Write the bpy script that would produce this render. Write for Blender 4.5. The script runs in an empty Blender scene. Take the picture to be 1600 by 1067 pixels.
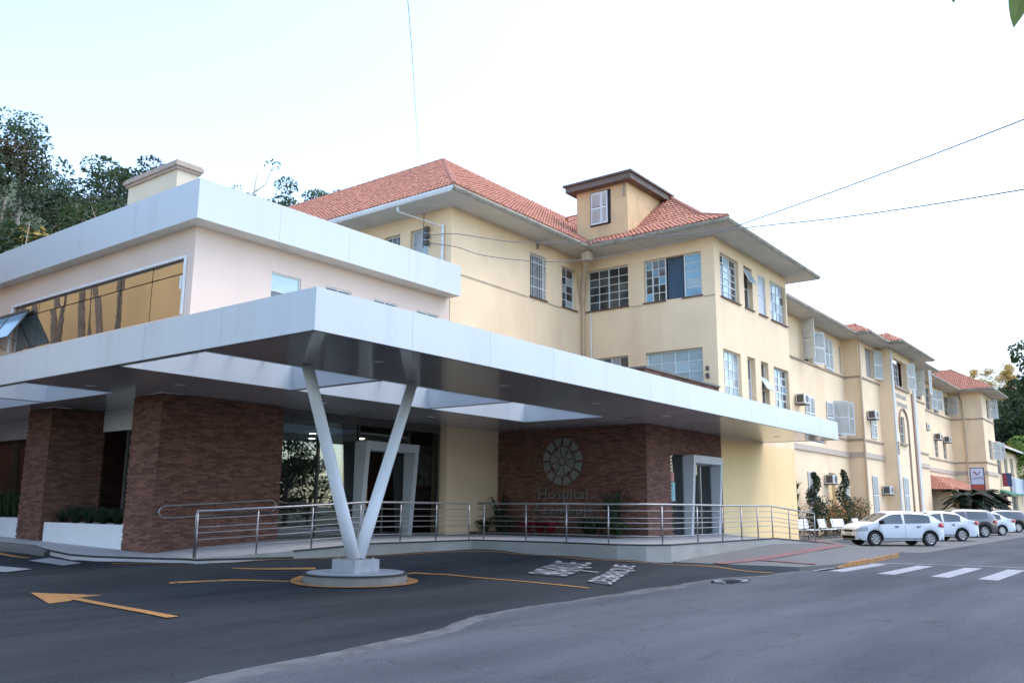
import bpy, bmesh, math, random
from mathutils import Vector, Matrix
random.seed(7)
S = bpy.context.scene
COL = S.collection
R = math.radians

# ---------------------------------------------------------------- camera
YAW, PITCH, ROLL, F = 0.91799718, 0.18939665, 0.0078579, 1350.62102
cf = Vector((math.sin(YAW)*math.cos(PITCH), math.cos(YAW)*math.cos(PITCH), math.sin(PITCH)))
rt = Vector((math.cos(YAW), -math.sin(YAW), 0)); up = rt.cross(cf)
c_, s_ = math.cos(ROLL), math.sin(ROLL)
r2, u2 = rt*c_ + up*s_, -rt*s_ + up*c_
cam = bpy.data.cameras.new('camera'); camo = bpy.data.objects.new('camera', cam); COL.objects.link(camo)
cam.sensor_width = 36; cam.lens = F/1600*36; cam.clip_end = 3000; cam.clip_start = .05
m = Matrix((r2, u2, -cf)).transposed().to_4x4(); m.translation = Vector((0, 0, 1.5))
camo.matrix_world = m
S.camera = camo

# ---------------------------------------------------------------- light
SUN_EL, SUN_AZ = R(64), R(132)      # azimuth clockwise from +Y
w = bpy.data.worlds.new('World'); S.world = w; w.use_nodes = True
nt = w.node_tree; bg = nt.nodes['Background']
sky = nt.nodes.new('ShaderNodeTexSky'); sky.sky_type = 'NISHITA'; sky.sun_disc = False
sky.sun_elevation = SUN_EL; sky.sun_rotation = SUN_AZ; sky.dust_density = 1.6; sky.air_density = 1; sky.ozone_density = 1
nt.links.new(sky.outputs[0], bg.inputs[0]); bg.inputs[1].default_value = 0.15
sl = bpy.data.lights.new('sun', 'SUN'); sl.energy = 0.35; sl.angle = R(60); sl.color = (1, .93, .84)
so = bpy.data.objects.new('sun', sl); COL.objects.link(so)
sd = Vector((math.sin(SUN_AZ)*math.cos(SUN_EL), math.cos(SUN_AZ)*math.cos(SUN_EL), math.sin(SUN_EL)))
so.rotation_euler = sd.to_track_quat('Z', 'Y').to_euler()
S.view_settings.view_transform = 'Standard'; S.view_settings.look = 'None'
S.view_settings.exposure = 1.98; S.view_settings.gamma = 1
S.cycles.max_bounces = 7; S.cycles.diffuse_bounces = 4; S.cycles.transparent_max_bounces = 12
S.cycles.use_denoising = True

# ---------------------------------------------------------------- materials
def newmat(name):
    m = bpy.data.materials.new(name); m.use_nodes = True
    return m, m.node_tree.nodes, m.node_tree.links, m.node_tree.nodes['Principled BSDF']
def mat(name, col, rough=.7, var=.12, scale=3, bump=0, bscale=60, spec=.5, metal=0, rnd=0, stain=None, stretch=None, island=0, coat=0):
    m, N, L, b = newmat(name)
    b.inputs['Roughness'].default_value = rough; b.inputs['Specular IOR Level'].default_value = spec
    b.inputs['Metallic'].default_value = metal; b.inputs['Coat Weight'].default_value = coat
    b.inputs['Coat Roughness'].default_value = .05
    tc = N.new('ShaderNodeTexCoord'); vec = tc.outputs['Object']
    if stretch:
        mp = N.new('ShaderNodeMapping'); mp.inputs['Scale'].default_value = stretch; L.new(vec, mp.inputs[0]); svec = mp.outputs[0]
    else: svec = vec
    n = N.new('ShaderNodeTexNoise'); n.inputs['Scale'].default_value = scale; n.inputs['Detail'].default_value = 5; L.new(svec, n.inputs['Vector'])
    cr = N.new('ShaderNodeMapRange'); cr.inputs[1].default_value = .3; cr.inputs[2].default_value = .7
    cr.inputs[3].default_value = 1-var; cr.inputs[4].default_value = 1+var; L.new(n.outputs[0], cr.inputs[0])
    fac = cr.outputs[0]
    def mul(a, bb):
        q = N.new('ShaderNodeMath'); q.operation = 'MULTIPLY'; L.new(a, q.inputs[0]); L.new(bb, q.inputs[1]); return q.outputs[0]
    if rnd or island:
        oi = N.new('ShaderNodeObjectInfo'); ge = N.new('ShaderNodeNewGeometry')
        ad = N.new('ShaderNodeMath'); ad.operation = 'ADD'; L.new(oi.outputs['Random'], ad.inputs[0]); L.new(ge.outputs['Random Per Island'], ad.inputs[1])
        fr = N.new('ShaderNodeMath'); fr.operation = 'FRACT'; L.new(ad.outputs[0], fr.inputs[0])
        r = N.new('ShaderNodeMapRange'); k = rnd or island; r.inputs[3].default_value = 1-k; r.inputs[4].default_value = 1+k; L.new(fr.outputs[0], r.inputs[0])
        fac = mul(fac, r.outputs[0])
    mx = N.new('ShaderNodeVectorMath'); mx.operation = 'SCALE'; mx.inputs[0].default_value = col[:3]; L.new(fac, mx.inputs['Scale'])
    out = mx.outputs[0]
    if stain:
        n2 = N.new('ShaderNodeTexNoise'); n2.inputs['Scale'].default_value = stain[1]; n2.inputs['Detail'].default_value = 6; n2.inputs['Roughness'].default_value = .65
        mp2 = N.new('ShaderNodeMapping'); mp2.inputs['Scale'].default_value = stain[3] if len(stain) > 3 else (1, 1, .35); L.new(vec, mp2.inputs[0]); L.new(mp2.outputs[0], n2.inputs['Vector'])
        r2_ = N.new('ShaderNodeMapRange'); r2_.inputs[1].default_value = .52; r2_.inputs[2].default_value = .75; r2_.inputs[4].default_value = stain[2]; L.new(n2.outputs[0], r2_.inputs[0])
        mm = N.new('ShaderNodeMix'); mm.data_type = 'RGBA'; L.new(r2_.outputs[0], mm.inputs[0]); L.new(out, mm.inputs[6]); mm.inputs[7].default_value = (*stain[0], 1)
        out = mm.outputs[2]
    if name.endswith('render') or name == 'white_aluminium_cladding':
        ms = N.new('ShaderNodeMapping'); ms.inputs['Scale'].default_value = (2.2, 2.2, .12); L.new(vec, ms.inputs[0]); ns = N.new('ShaderNodeTexNoise'); ns.inputs['Scale'].default_value = 2.4; ns.inputs['Detail'].default_value = 7; ns.inputs['Roughness'].default_value = .7; L.new(ms.outputs[0], ns.inputs['Vector'])
        rs = N.new('ShaderNodeMapRange'); rs.inputs[1].default_value = .45; rs.inputs[2].default_value = .72; rs.inputs[3].default_value = 1; rs.inputs[4].default_value = .972; L.new(ns.outputs[0], rs.inputs[0])
        sc = N.new('ShaderNodeVectorMath'); sc.operation = 'SCALE'; L.new(out, sc.inputs[0]); L.new(rs.outputs[0], sc.inputs['Scale']); out = sc.outputs[0]
    L.new(out, b.inputs['Base Color'])
    if bump:
        n3 = N.new('ShaderNodeTexNoise'); n3.inputs['Scale'].default_value = bscale; n3.inputs['Detail'].default_value = 4; L.new(vec, n3.inputs['Vector'])
        bp = N.new('ShaderNodeBump'); bp.inputs['Strength'].default_value = bump; bp.inputs['Distance'].default_value = .02
        L.new(n3.outputs[0], bp.inputs['Height']); L.new(bp.outputs[0], b.inputs['Normal'])
    return m
def glassmat(name, tint, trans=.75, rough=0.0, ior=1.5, boost=0.0):
    m, N, L, b = newmat(name); N.remove(b); o = N['Material Output']
    t = N.new('ShaderNodeBsdfTransparent'); t.inputs[0].default_value = (*[c*trans for c in tint], 1)
    g = N.new('ShaderNodeBsdfGlossy'); g.inputs['Roughness'].default_value = rough
    f = N.new('ShaderNodeFresnel'); f.inputs[0].default_value = ior
    a = N.new('ShaderNodeMath'); a.operation = 'ADD'; a.use_clamp = True; a.inputs[1].default_value = boost; L.new(f.outputs[0], a.inputs[0])
    x = N.new('ShaderNodeMixShader'); L.new(a.outputs[0], x.inputs[0]); L.new(t.outputs[0], x.inputs[1]); L.new(g.outputs[0], x.inputs[2]); L.new(x.outputs[0], o.inputs[0])
    return m
def emis(name, col, s):
    m, N, L, b = newmat(name); b.inputs['Base Color'].default_value = (*col, 1); b.inputs['Emission Color'].default_value = (*col, 1); b.inputs['Emission Strength'].default_value = s
    return m
M = {}
M['cream'] = mat('cream_render', (.88, .665, .435), .85, .06, .6, .15, 120, .2, stain=((.66, .44, .26), .45, .45, (1, 1, .22)))
M['yellow'] = mat('yellow_render', (.86, .63, .32), .8, .04, .5, .12, 120, .2, stain=((.70, .52, .30), .4, .35))
M['beige'] = mat('beige_render', (.70, .56, .47), .8, .04, .5, .1, 120, .2)
M['white'] = mat('white_aluminium_cladding', (.53, .56, .58), .32, .02, .4, 0, 60, .5, stain=((.36, .38, .39), 1.1, .35, (1, 1, .12)))
M['soffit'] = mat('glossy_soffit_cladding', (.46, .44, .43), .11, .06, .5, 0, 60, .75)
M['lining'] = mat('white_skylight_lining', (.78, .86, .90), .4, .02, .8, 0, 60, .4)
M['whitepaint'] = mat('white_paint', (.74, .76, .76), .45, .04, 2)
M['framepaint'] = mat('window_frame_paint', (.68, .70, .68), .5, .08, 4, rnd=.04)
M['soffitold'] = mat('eave_board_paint', (.60, .58, .52), .8, .07, 1.2, stain=((.36, .33, .27), .8, .5, (1, 1, 1)))
M['gutter'] = mat('weathered_gutter', (.30, .27, .21), .75, .25, 3, stain=((.13, .12, .09), 1.6, .8, (1, 1, 1)))
M['gutterwhite'] = mat('white_gutter', (.72, .74, .74), .4, .06, 2)
M['band'] = mat('taupe_band', (.35, .27, .20), .8, .08, 2)
M['sill'] = mat('brown_sill', (.13, .075, .05), .7, .15, 5)
M['pipe'] = mat('beige_downpipe', (.55, .42, .28), .6, .08, 3)
M['pipewhite'] = mat('white_downpipe', (.75, .76, .75), .45, .05, 3)
M['tile'] = mat('clay_tile', (.43, .19, .125), .75, .16, 4, .2, 40, .3, island=.13, stain=((.24, .12, .10), .5, .4, (1, 1, 1)))
M['deck'] = mat('roof_underlay', (.30, .12, .09), .9, .15, 5)
M['brick'] = mat('dark_red_brick', (.185, .090, .064), .8, .2, 9, .35, 50, .3, island=.36, stain=((.20, .13, .10), .9, .5, (1, 1, 3)))
M['mortar'] = mat('brown_mortar', (.075, .045, .035), .95, .15, 8)
M['brickside'] = M['brick']
M['glassdark'] = mat('window_glass', (.06, .065, .065), .06, .5, 1.5, 0, 60, .8, rnd=.5)
M['glasspale'] = mat('pale_film_and_sky_glass', (.36, .47, .50), .12, .12, 1.2, 0, 60, .7, rnd=.15)  # coated film tint, with pale sky reflection also put into the colour
M['glassblue'] = mat('blue_window_glass', (.20, .38, .50), .08, .25, 1.0, 0, 60, .8, rnd=.15)
M['glassfrost'] = mat('frosted_window_glass', (.36, .36, .38), .3, .12, 2, 0, 60, .5, rnd=.15)
M['mirror'] = mat('mirrored_band_glass', (.62, .58, .52), .015, .03, 1, .05, 1.1, 1, metal=.95)
M['entryglass'] = glassmat('entrance_glass', (.75, .85, .85), .85, 0, 1.5, .06)
M['skyglass'] = glassmat('skylight_glass', (.96, .98, 1), .99, .02, 1.3)
M['steel'] = mat('brushed_steel', (.34, .33, .33), .38, .06, 6, metal=.85)
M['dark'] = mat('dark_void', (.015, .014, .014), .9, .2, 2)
M['black'] = mat('black_rubber', (.02, .02, .022), .7, .15, 6)
M['curtain'] = mat('grey_blue_curtain', (.10, .15, .21), .9, .25, 5, stretch=(1, 12, .15))
M['concrete'] = mat('concrete', (.30, .30, .275), .85, .10, 1.2, .3, 60, .25, stain=((.20, .19, .16), 1.1, .5, (1, 1, 1.6)))
M['platform'] = mat('grey_stone_paving', (.38, .38, .38), .65, .08, 2, .2, 60)
M['pavement'] = mat('concrete_pavement', (.12, .122, .118), .85, .10, 1, .3, 50, .25, stain=((.08, .08, .078), .5, .5, (1, 1, 1)))
M['redpave'] = mat('red_tactile_paving', (.16, .072, .07), .85, .2, 3, .3, 30, stain=((.12, .11, .105), 1.2, .6, (1, 1, 1)))
M['orange'] = mat('orange_road_paint', (.30, .145, .035), .75, .15, 5, .2, 80, stain=((.05, .045, .04), 3.2, .75, (1, 1, 1)))
M['roadwhite'] = mat('white_road_paint', (.24, .25, .265), .75, .10, 6, .2, 80, stain=((.06, .065, .07), 3.0, .7, (1, 1, 1)))
M['emblem'] = mat('brushed_emblem_metal', (.29, .29, .265), .35, .1, 5, metal=.4, rnd=.1)
M['lettermetal'] = mat('dull_letter_metal', (.20, .20, .18), .4, .1, 5, metal=.4)
M['portal'] = mat('grey_white_portal_paint', (.52, .54, .55), .45, .05, 2)
M['ac'] = mat('air_conditioner_casing', (.62, .62, .58), .5, .08, 4)
M['acdark'] = mat('air_conditioner_grille', (.10, .09, .08), .6, .2, 8)
M['bark'] = mat('pale_bark', (.33, .28, .23), .9, .3, 3, .5, 20, stretch=(1, 1, .3))
M['barkdark'] = mat('dark_bark', (.11, .085, .065), .9, .3, 3, .5, 20)
M['interior'] = mat('interior_wall', (.22, .20, .18), .8, .1, 1)
M['interiorlight'] = mat('interior_ceiling', (.38, .40, .40), .7, .05, 1)
M['green'] = mat('dark_green_panel', (.01, .16, .09), .6, .1, 2)
M['lamp'] = emis('lit_ceiling_lamp', (1, .93, .8), 5)
M['lampoff'] = mat('recessed_lamp_glass', (.62, .60, .56), .3, .05, 3)
M['tyre'] = mat('tyre_rubber', (.018, .018, .019), .8, .2, 8)
M['rim'] = mat('silver_wheel', (.5, .51, .53), .3, .06, 6, metal=.7)
M['carwhite'] = mat('white_car_paint', (.70, .73, .76), .42, .01, 1, coat=.25)
M['cargrey'] = mat('grey_car_paint', (.13, .12, .125), .28, .03, 1, metal=.5, coat=1)
M['carblack'] = mat('black_car_paint', (.03, .028, .035), .28, .03, 1, coat=1)
M['carglass'] = mat('car_window_glass', (.06, .068, .066), .03, .5, .9, spec=1)
M['cartrim'] = mat('black_car_trim', (.015, .015, .015), .85, .1, 5, spec=.1)
M['redlens'] = mat('red_tail_lens', (.45, .02, .025), .15, .1, 5, spec=.8)
M['headlens'] = mat('clear_head_lens', (.42, .44, .46), .1, .3, 14, spec=.9)
M['signblue'] = mat('pale_sign_face', (.62, .68, .82), .4, .03, 1)
M['signred'] = mat('red_sign_face', (.50, .10, .07), .45, .06, 1)
M['ink'] = mat('dark_ink', (.06, .07, .18), .5, .05, 1)
M['inkred'] = mat('maroon_ink', (.30, .04, .07), .5, .05, 1)
M['wire'] = mat('grey_cable', (.16, .16, .17), .6, .05)
M['soil'] = mat('garden_soil', (.06, .045, .03), .95, .3, 5, .6, 12)
def leafmat(name, c, c2, v=.45):
    m, N, L, b = newmat(name)
    ge = N.new('ShaderNodeNewGeometry'); oi = N.new('ShaderNodeObjectInfo')
    mx = N.new('ShaderNodeMix'); mx.data_type = 'RGBA'; mx.inputs[6].default_value = (*c, 1); mx.inputs[7].default_value = (*c2, 1)
    L.new(ge.outputs['Random Per Island'], mx.inputs[0])
    r = N.new('ShaderNodeMapRange'); r.inputs[3].default_value = 1-v*.5; r.inputs[4].default_value = 1+v*.5; L.new(oi.outputs['Random'], r.inputs[0])
    tc = N.new('ShaderNodeTexCoord'); n = N.new('ShaderNodeTexNoise'); n.inputs['Scale'].default_value = .8; n.inputs['Detail'].default_value = 3; L.new(tc.outputs['Object'], n.inputs['Vector'])
    r3 = N.new('ShaderNodeMapRange'); r3.inputs[1].default_value = .3; r3.inputs[2].default_value = .7; r3.inputs[3].default_value = .6; r3.inputs[4].default_value = 1.35; L.new(n.outputs[0], r3.inputs[0])
    q = N.new('ShaderNodeMath'); q.operation = 'MULTIPLY'; L.new(r.outputs[0], q.inputs[0]); L.new(r3.outputs[0], q.inputs[1])
    sc = N.new('ShaderNodeVectorMath'); sc.operation = 'SCALE'; L.new(mx.outputs[2], sc.inputs[0]); L.new(q.outputs[0], sc.inputs['Scale'])
    L.new(sc.outputs[0], b.inputs['Base Color']); b.inputs['Roughness'].default_value = .55; b.inputs['Specular IOR Level'].default_value = .35
    tr = N.new('ShaderNodeBsdfTranslucent'); L.new(sc.outputs[0], tr.inputs[0])
    ms = N.new('ShaderNodeMixShader'); ms.inputs[0].default_value = .3; L.new(b.outputs[0], ms.inputs[1]); L.new(tr.outputs[0], ms.inputs[2])
    L.new(ms.outputs[0], N['Material Output'].inputs[0])
    return m
M['leaf'] = leafmat('forest_leaf', (.03, .062, .018), (.065, .092, .034))
M['leafdark'] = leafmat('dark_leaf', (.016, .038, .018), (.038, .062, .026))
M['leafolive'] = leafmat('olive_leaf', (.065, .065, .03), (.10, .085, .042))
M['leaflight'] = leafmat('light_green_leaf', (.10, .20, .03), (.17, .27, .05))
M['leafgold'] = leafmat('golden_and_sunlit_leaf', (.42, .26, .05), (.58, .40, .10))  # gold leaves; on the far hill the colour holds the sunlight
M['leafsilver'] = leafmat('silvery_leaf', (.045, .085, .04), (.085, .125, .065))
M['flower'] = leafmat('orange_flower', (.55, .17, .07), (.60, .34, .08))
M['flowerred'] = leafmat('red_leaf_plant', (.22, .015, .025), (.32, .03, .04))
M['hill'] = mat('hill_undergrowth', (.032, .05, .02), .95, .45, .35, .8, 2)

# asphalt: dark and pale, with patches and tyre wear
def asphalt(name, c, c2, sc=.25):
    m, N, L, b = newmat(name)
    tc = N.new('ShaderNodeTexCoord'); n = N.new('ShaderNodeTexNoise'); n.inputs['Scale'].default_value = sc; n.inputs['Detail'].default_value = 8; n.inputs['Roughness'].default_value = .6
    mp = N.new('ShaderNodeMapping'); mp.inputs['Scale'].default_value = (.3, 1.6, 1); L.new(tc.outputs['Object'], mp.inputs[0]); L.new(mp.outputs[0], n.inputs['Vector'])
    mx = N.new('ShaderNodeMix'); mx.data_type = 'RGBA'; mx.inputs[6].default_value = (*c, 1); mx.inputs[7].default_value = (*c2, 1)
    r = N.new('ShaderNodeMapRange'); r.inputs[1].default_value = .35; r.inputs[2].default_value = .68; L.new(n.outputs[0], r.inputs[0]); L.new(r.outputs[0], mx.inputs[0])
    n2 = N.new('ShaderNodeTexNoise'); n2.inputs['Scale'].default_value = 45; n2.inputs['Detail'].default_value = 5; L.new(tc.outputs['Object'], n2.inputs['Vector'])
    r2_ = N.new('ShaderNodeMapRange'); r2_.inputs[1].default_value = .3; r2_.inputs[2].default_value = .7; r2_.inputs[3].default_value = .68; r2_.inputs[4].default_value = 1.34; L.new(n2.outputs[0], r2_.inputs[0])
    v = N.new('ShaderNodeTexVoronoi'); v.feature = 'DISTANCE_TO_EDGE'; v.inputs['Scale'].default_value = .33; v.inputs['Randomness'].default_value = 1
    nw = N.new('ShaderNodeTexNoise'); nw.inputs['Scale'].default_value = 1.4; nw.inputs['Detail'].default_value = 4; L.new(tc.outputs['Object'], nw.inputs['Vector'])
    va = N.new('ShaderNodeVectorMath'); va.operation = 'ADD'; L.new(tc.outputs['Object'], va.inputs[0]); L.new(nw.outputs['Color'], va.inputs[1]); L.new(va.outputs[0], v.inputs['Vector'])
    r4 = N.new('ShaderNodeMapRange'); r4.inputs[1].default_value = .002; r4.inputs[2].default_value = .010; r4.inputs[3].default_value = .80; r4.inputs[4].default_value = 1; L.new(v.outputs[0], r4.inputs[0])
    q = N.new('ShaderNodeMath'); q.operation = 'MULTIPLY'; L.new(r2_.outputs[0], q.inputs[0]); L.new(r4.outputs[0], q.inputs[1])
    scl = N.new('ShaderNodeVectorMath'); scl.operation = 'SCALE'; L.new(mx.outputs[2], scl.inputs[0]); L.new(q.outputs[0], scl.inputs['Scale']); L.new(scl.outputs[0], b.inputs['Base Color'])
    b.inputs['Roughness'].default_value = .92; b.inputs['Specular IOR Level'].default_value = .12
    bp = N.new('ShaderNodeBump'); bp.inputs['Strength'].default_value = .5; bp.inputs['Distance'].default_value = .01; L.new(n2.outputs[0], bp.inputs['Height']); L.new(bp.outputs[0], b.inputs['Normal'])
    return m
M['asphalt'] = asphalt('dark_asphalt', (.015, .018, .021), (.031, .035, .039), .5)
M['dust'] = mat('pale_road_dust', (.088, .092, .094), .95, .3, 3, .3, 40, .1)
M['asphaltpale'] = asphalt('worn_pale_asphalt', (.046, .052, .060), (.086, .092, .100), .4)

# ---------------------------------------------------------------- mesh helpers
class MB:
    def __init__(s): s.v = []; s.f = []; s.mi = []; s.sm = False
    def face(s, pts, mi=0):
        n = len(s.v); s.v += [tuple(p) for p in pts]; s.f.append(tuple(range(n, n+len(pts)))); s.mi.append(mi); return s
    def box(s, x0, x1, y0, y1, z0, z1, mi=0):
        return s.obox([(x0, y0, z0), (x1, y0, z0), (x1, y1, z0), (x0, y1, z0)], [(x0, y0, z1), (x1, y0, z1), (x1, y1, z1), (x0, y1, z1)], mi)
    def obox(s, b, t, mi=0):
        n = len(s.v); k = len(b); s.v += [tuple(p) for p in b] + [tuple(p) for p in t]
        s.f.append(tuple(range(n+k-1, n-1, -1))); s.f.append(tuple(range(n+k, n+2*k)))
        for i in range(k): j = (i+1) % k; s.f.append((n+i, n+j, n+k+j, n+k+i))
        s.mi += [mi]*(k+2); return s
    def tube(s, pts, r, n=8, mi=0, cap=True):
        pts = [Vector(p) for p in pts]; rr = r if isinstance(r, (list, tuple)) else [r]*len(pts)
        base = len(s.v); pv = None
        for i, p in enumerate(pts):
            a = pts[max(i-1, 0)]; b = pts[min(i+1, len(pts)-1)]; d = (b-a).normalized()
            ref = Vector((0, 0, 1)) if abs(d.z) < .9 else Vector((1, 0, 0))
            if pv is not None: ref = pv
            x = (ref - d*ref.dot(d)).normalized(); y = d.cross(x); pv = x
            for k in range(n):
                t = 2*math.pi*k/n; s.v.append(tuple(p + (x*math.cos(t)+y*math.sin(t))*rr[i]))
        for i in range(len(pts)-1):
            for k in range(n):
                k2 = (k+1) % n; s.f.append((base+i*n+k, base+i*n+k2, base+(i+1)*n+k2, base+(i+1)*n+k)); s.mi.append(mi)
        if cap:
            s.f.append(tuple(base+k for k in range(n-1, -1, -1))); s.f.append(tuple(base+(len(pts)-1)*n+k for k in range(n))); s.mi += [mi, mi]
        return s
    def disc(s, c, r, z0, z1, n=40, mi=0):
        b = [(c[0]+r*math.cos(2*math.pi*i/n), c[1]+r*math.sin(2*math.pi*i/n), z0) for i in range(n)]
        return s.obox(b, [(p[0], p[1], z1) for p in b], mi)
    def prism(s, poly, z0, z1, mi=0):
        return s.obox([(p[0], p[1], z0) for p in poly], [(p[0], p[1], z1) for p in poly], mi)
    def mesh(s, name, mats, off=(0, 0, 0)):
        me = bpy.data.meshes.new(name)
        ox, oy, oz = off
        me.from_pydata([(a-ox, b-oy, c-oz) for a, b, c in s.v], [], s.f)
        if not isinstance(mats, (list, tuple)): mats = [mats]
        for q in mats: me.materials.append(q)
        if len(mats) > 1: me.polygons.foreach_set('material_index', s.mi)
        if s.sm: me.polygons.foreach_set('use_smooth', [True]*len(s.f))
        me.update(); return me
def link(name, data, loc=(0, 0, 0), parent=None):
    o = bpy.data.objects.new(name, data); o.location = loc; COL.objects.link(o)
    if parent is not None: o.parent = parent
    return o
ORG = {}
def tag(o, label, cat, group=None, kind=None):
    if label: o['label'] = label
    if cat: o['category'] = cat
    if group: o['group'] = group
    if kind: o['kind'] = kind
    return o
def thing(name, label, cat, loc, group=None):
    o = link(name, None, loc); o.empty_display_size = .2; tag(o, label, cat, group); ORG[o.name] = Vector(loc); return o
def org(p): return ORG.get(p.name, Vector((0, 0, 0)))
def part(name, mb, mt, parent, label=None, kind=None):
    L = org(parent); o = link(name, mb.mesh(name, mt, L), (0, 0, 0), parent); ORG[o.name] = L
    tag(o, label, None, None, kind); return o
def single(name, mb, mt, label, cat, loc, group=None, kind=None):
    o = link(name, mb.mesh(name, mt, loc), loc); ORG[o.name] = Vector(loc); return tag(o, label, cat, group, kind)
def struct(name, mb, mt, label=None):
    o = link(name, mb.mesh(name, mt)); ORG[o.name] = Vector((0, 0, 0)); o['kind'] = 'structure'
    if label: o['label'] = label
    return o
def copy_tree(o, loc=None, rot=None, label=None, scale=None):
    def cp(a, par):
        c = a.copy(); COL.objects.link(c); c.parent = par
        for ch in kids.get(a, ()): cp(ch, c)
        return c
    kids = {}
    ch = list(o.children_recursive)
    for x in ch: kids.setdefault(x.parent, []).append(x)
    c = cp(o, o.parent)
    if loc is not None: c.location = loc
    if rot is not None: c.rotation_euler = (0, 0, rot)
    if scale is not None: c.scale = (scale,)*3 if not isinstance(scale, tuple) else scale
    if label: c['label'] = label
    return c

def split_boxes(name, mb, mt, parent, label=None):
    """every box of the builder becomes a part of its own"""
    for k in range(len(mb.v)//8):
        b = mb.v[k*8:k*8+8]; q = MB(); q.obox(b[:4], b[4:]); part(name, q, mt, parent, label)
# wall frame: P(u, d, z): u along the wall, d outwards, z up
class WF:
    def __init__(s, axis, v, sign=-1): s.a, s.c, s.s = axis, v, sign
    def P(s, u, d, z): return (s.c + s.s*d, u, z) if s.a == 'x' else (u, s.c + s.s*d, z)
    def box(s, mb, u0, u1, d0, d1, z0, z1, mi=0):
        b = [s.P(u0, d0, z0), s.P(u1, d0, z0), s.P(u1, d1, z0), s.P(u0, d1, z0)]
        return mb.obox(b, [(p[0], p[1], z1) for p in b], mi)
def wall(name, W, u0, u1, z0, z1, holes, mt, parent, th=.28):
    us = sorted({u0, u1} | {h[0] for h in holes} | {h[1] for h in holes}); zs = sorted({z0, z1} | {h[2] for h in holes} | {h[3] for h in holes})
    us = [u for u in us if u0 <= u <= u1]; zs = [z for z in zs if z0 <= z <= z1]
    mb = MB()
    for i in range(len(us)-1):
        for j in range(len(zs)-1):
            cu, cz = (us[i]+us[i+1])/2, (zs[j]+zs[j+1])/2
            if any(h[0] < cu < h[1] and h[2] < cz < h[3] for h in holes): continue
            for d in (0, -th): mb.face([W.P(us[i], d, zs[j]), W.P(us[i+1], d, zs[j]), W.P(us[i+1], d, zs[j+1]), W.P(us[i], d, zs[j+1])])
    for a, b, c, d in [h[:4] for h in holes]:
        q = [(a, c), (b, c), (b, d), (a, d)]
        for k in range(4):
            p0, p1 = q[k], q[(k+1) % 4]; mb.face([W.P(p0[0], 0, p0[1]), W.P(p1[0], 0, p1[1]), W.P(p1[0], -th, p1[1]), W.P(p0[0], -th, p0[1])])
    return part(name, mb, mt, parent)
def window(parent, W, u0, u1, z0, z1, cols=2, rows=3, glass='glassdark', deep=.16, sill=True, fw=.05, bar=.028, panes=True, name='window', label=None, heavy=(), transom=None):
    mb = MB(); f = W.box
    f(mb, u0, u1, -deep-.04, -deep+.02, z0, z0+fw); f(mb, u0, u1, -deep-.04, -deep+.02, z1-fw, z1)
    f(mb, u0, u0+fw, -deep-.038, -deep+.018, z0+fw, z1-fw); f(mb, u1-fw, u1, -deep-.038, -deep+.018, z0+fw, z1-fw)
    a, b, c, d = u0+fw, u1-fw, z0+fw, z1-fw
    for i in range(1, cols):
        u = a+(b-a)*i/cols; h = bar*(1.9 if i in heavy else 1)/2; f(mb, u-h, u+h, -deep-.03, -deep+.012, c, d)
    for j in range(1, rows):
        z = c+(d-c)*j/rows; h = bar/2*(2 if transom == j else 1); f(mb, a, b, -deep-.028, -deep+.009, z-h, z+h)
    w_ = part(name, mb, M['framepaint'], parent, label)
    if panes:
        for i in range(cols):
            for j in range(rows):
                p = MB(); ua, ub = a+(b-a)*i/cols, a+(b-a)*(i+1)/cols; za, zb = c+(d-c)*j/rows, c+(d-c)*(j+1)/rows
                g_ = glass if isinstance(glass, str) else glass[(i+j*cols) % len(glass)]
                W.box(p, ua+.002, ub-.002, -deep-.02, -deep-.012, za+.002, zb-.002); part('pane', p, M[g_], w_)
    else:
        p = MB(); W.box(p, a, b, -deep-.02, -deep-.012, c, d); part('pane', p, M[glass if isinstance(glass, str) else glass[0]], w_)
    if sill:
        p = MB(); W.box(p, u0-.05, u1+.05, -.12, .07, z0-.05, z0); part('sill', p, M['sill'], w_)
    return w_
def shutter(parent, hinge, ang, wd, z0, z1, mt=None, slats=True, name='shutter', openp=.42):
    """louvred leaf from a hinge point (x, y) going in direction ang"""
    dx, dy = math.cos(ang), math.sin(ang); nx, ny = -dy, dx; t = .02
    def bx(mb, a, b, za, zb, tt=t):
        p = [(hinge[0]+dx*a-nx*tt, hinge[1]+dy*a-ny*tt, za), (hinge[0]+dx*b-nx*tt, hinge[1]+dy*b-ny*tt, za), (hinge[0]+dx*b+nx*tt, hinge[1]+dy*b+ny*tt, za), (hinge[0]+dx*a+nx*tt, hinge[1]+dy*a+ny*tt, za)]
        mb.obox(p, [(q[0], q[1], zb) for q in p])
    mb = MB(); s = .055
    bx(mb, 0, s, z0, z1); bx(mb, wd-s, wd, z0, z1); bx(mb, s, wd-s, z0, z0+.08); bx(mb, s, wd-s, z1-.08, z1)
    zm = z0+(z1-z0)*openp*1.2; bx(mb, s, wd-s, zm-.04, zm+.04)
    o = part(name, mb, mt or M['framepaint'], parent)
    sm = MB(); zz = z0+.1; 
    while zz < z1-.12:
        if abs(zz-zm) > .07:
            p = []
            for a in (s, wd-s):
                p.append(((hinge[0]+dx*a-nx*.018, hinge[1]+dy*a-ny*.018, zz+.035), (hinge[0]+dx*a+nx*.018, hinge[1]+dy*a+ny*.018, zz)))
            a0, a1 = p[0]; b0, b1 = p[1]; sm.obox([a0, b0, b1, a1], [(q[0], q[1], q[2]+.012) for q in (a0, b0, b1, a1)])
        zz += .055
    part('louvres', sm, mt or M['framepaint'], o, kind='stuff')
    return o

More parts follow.
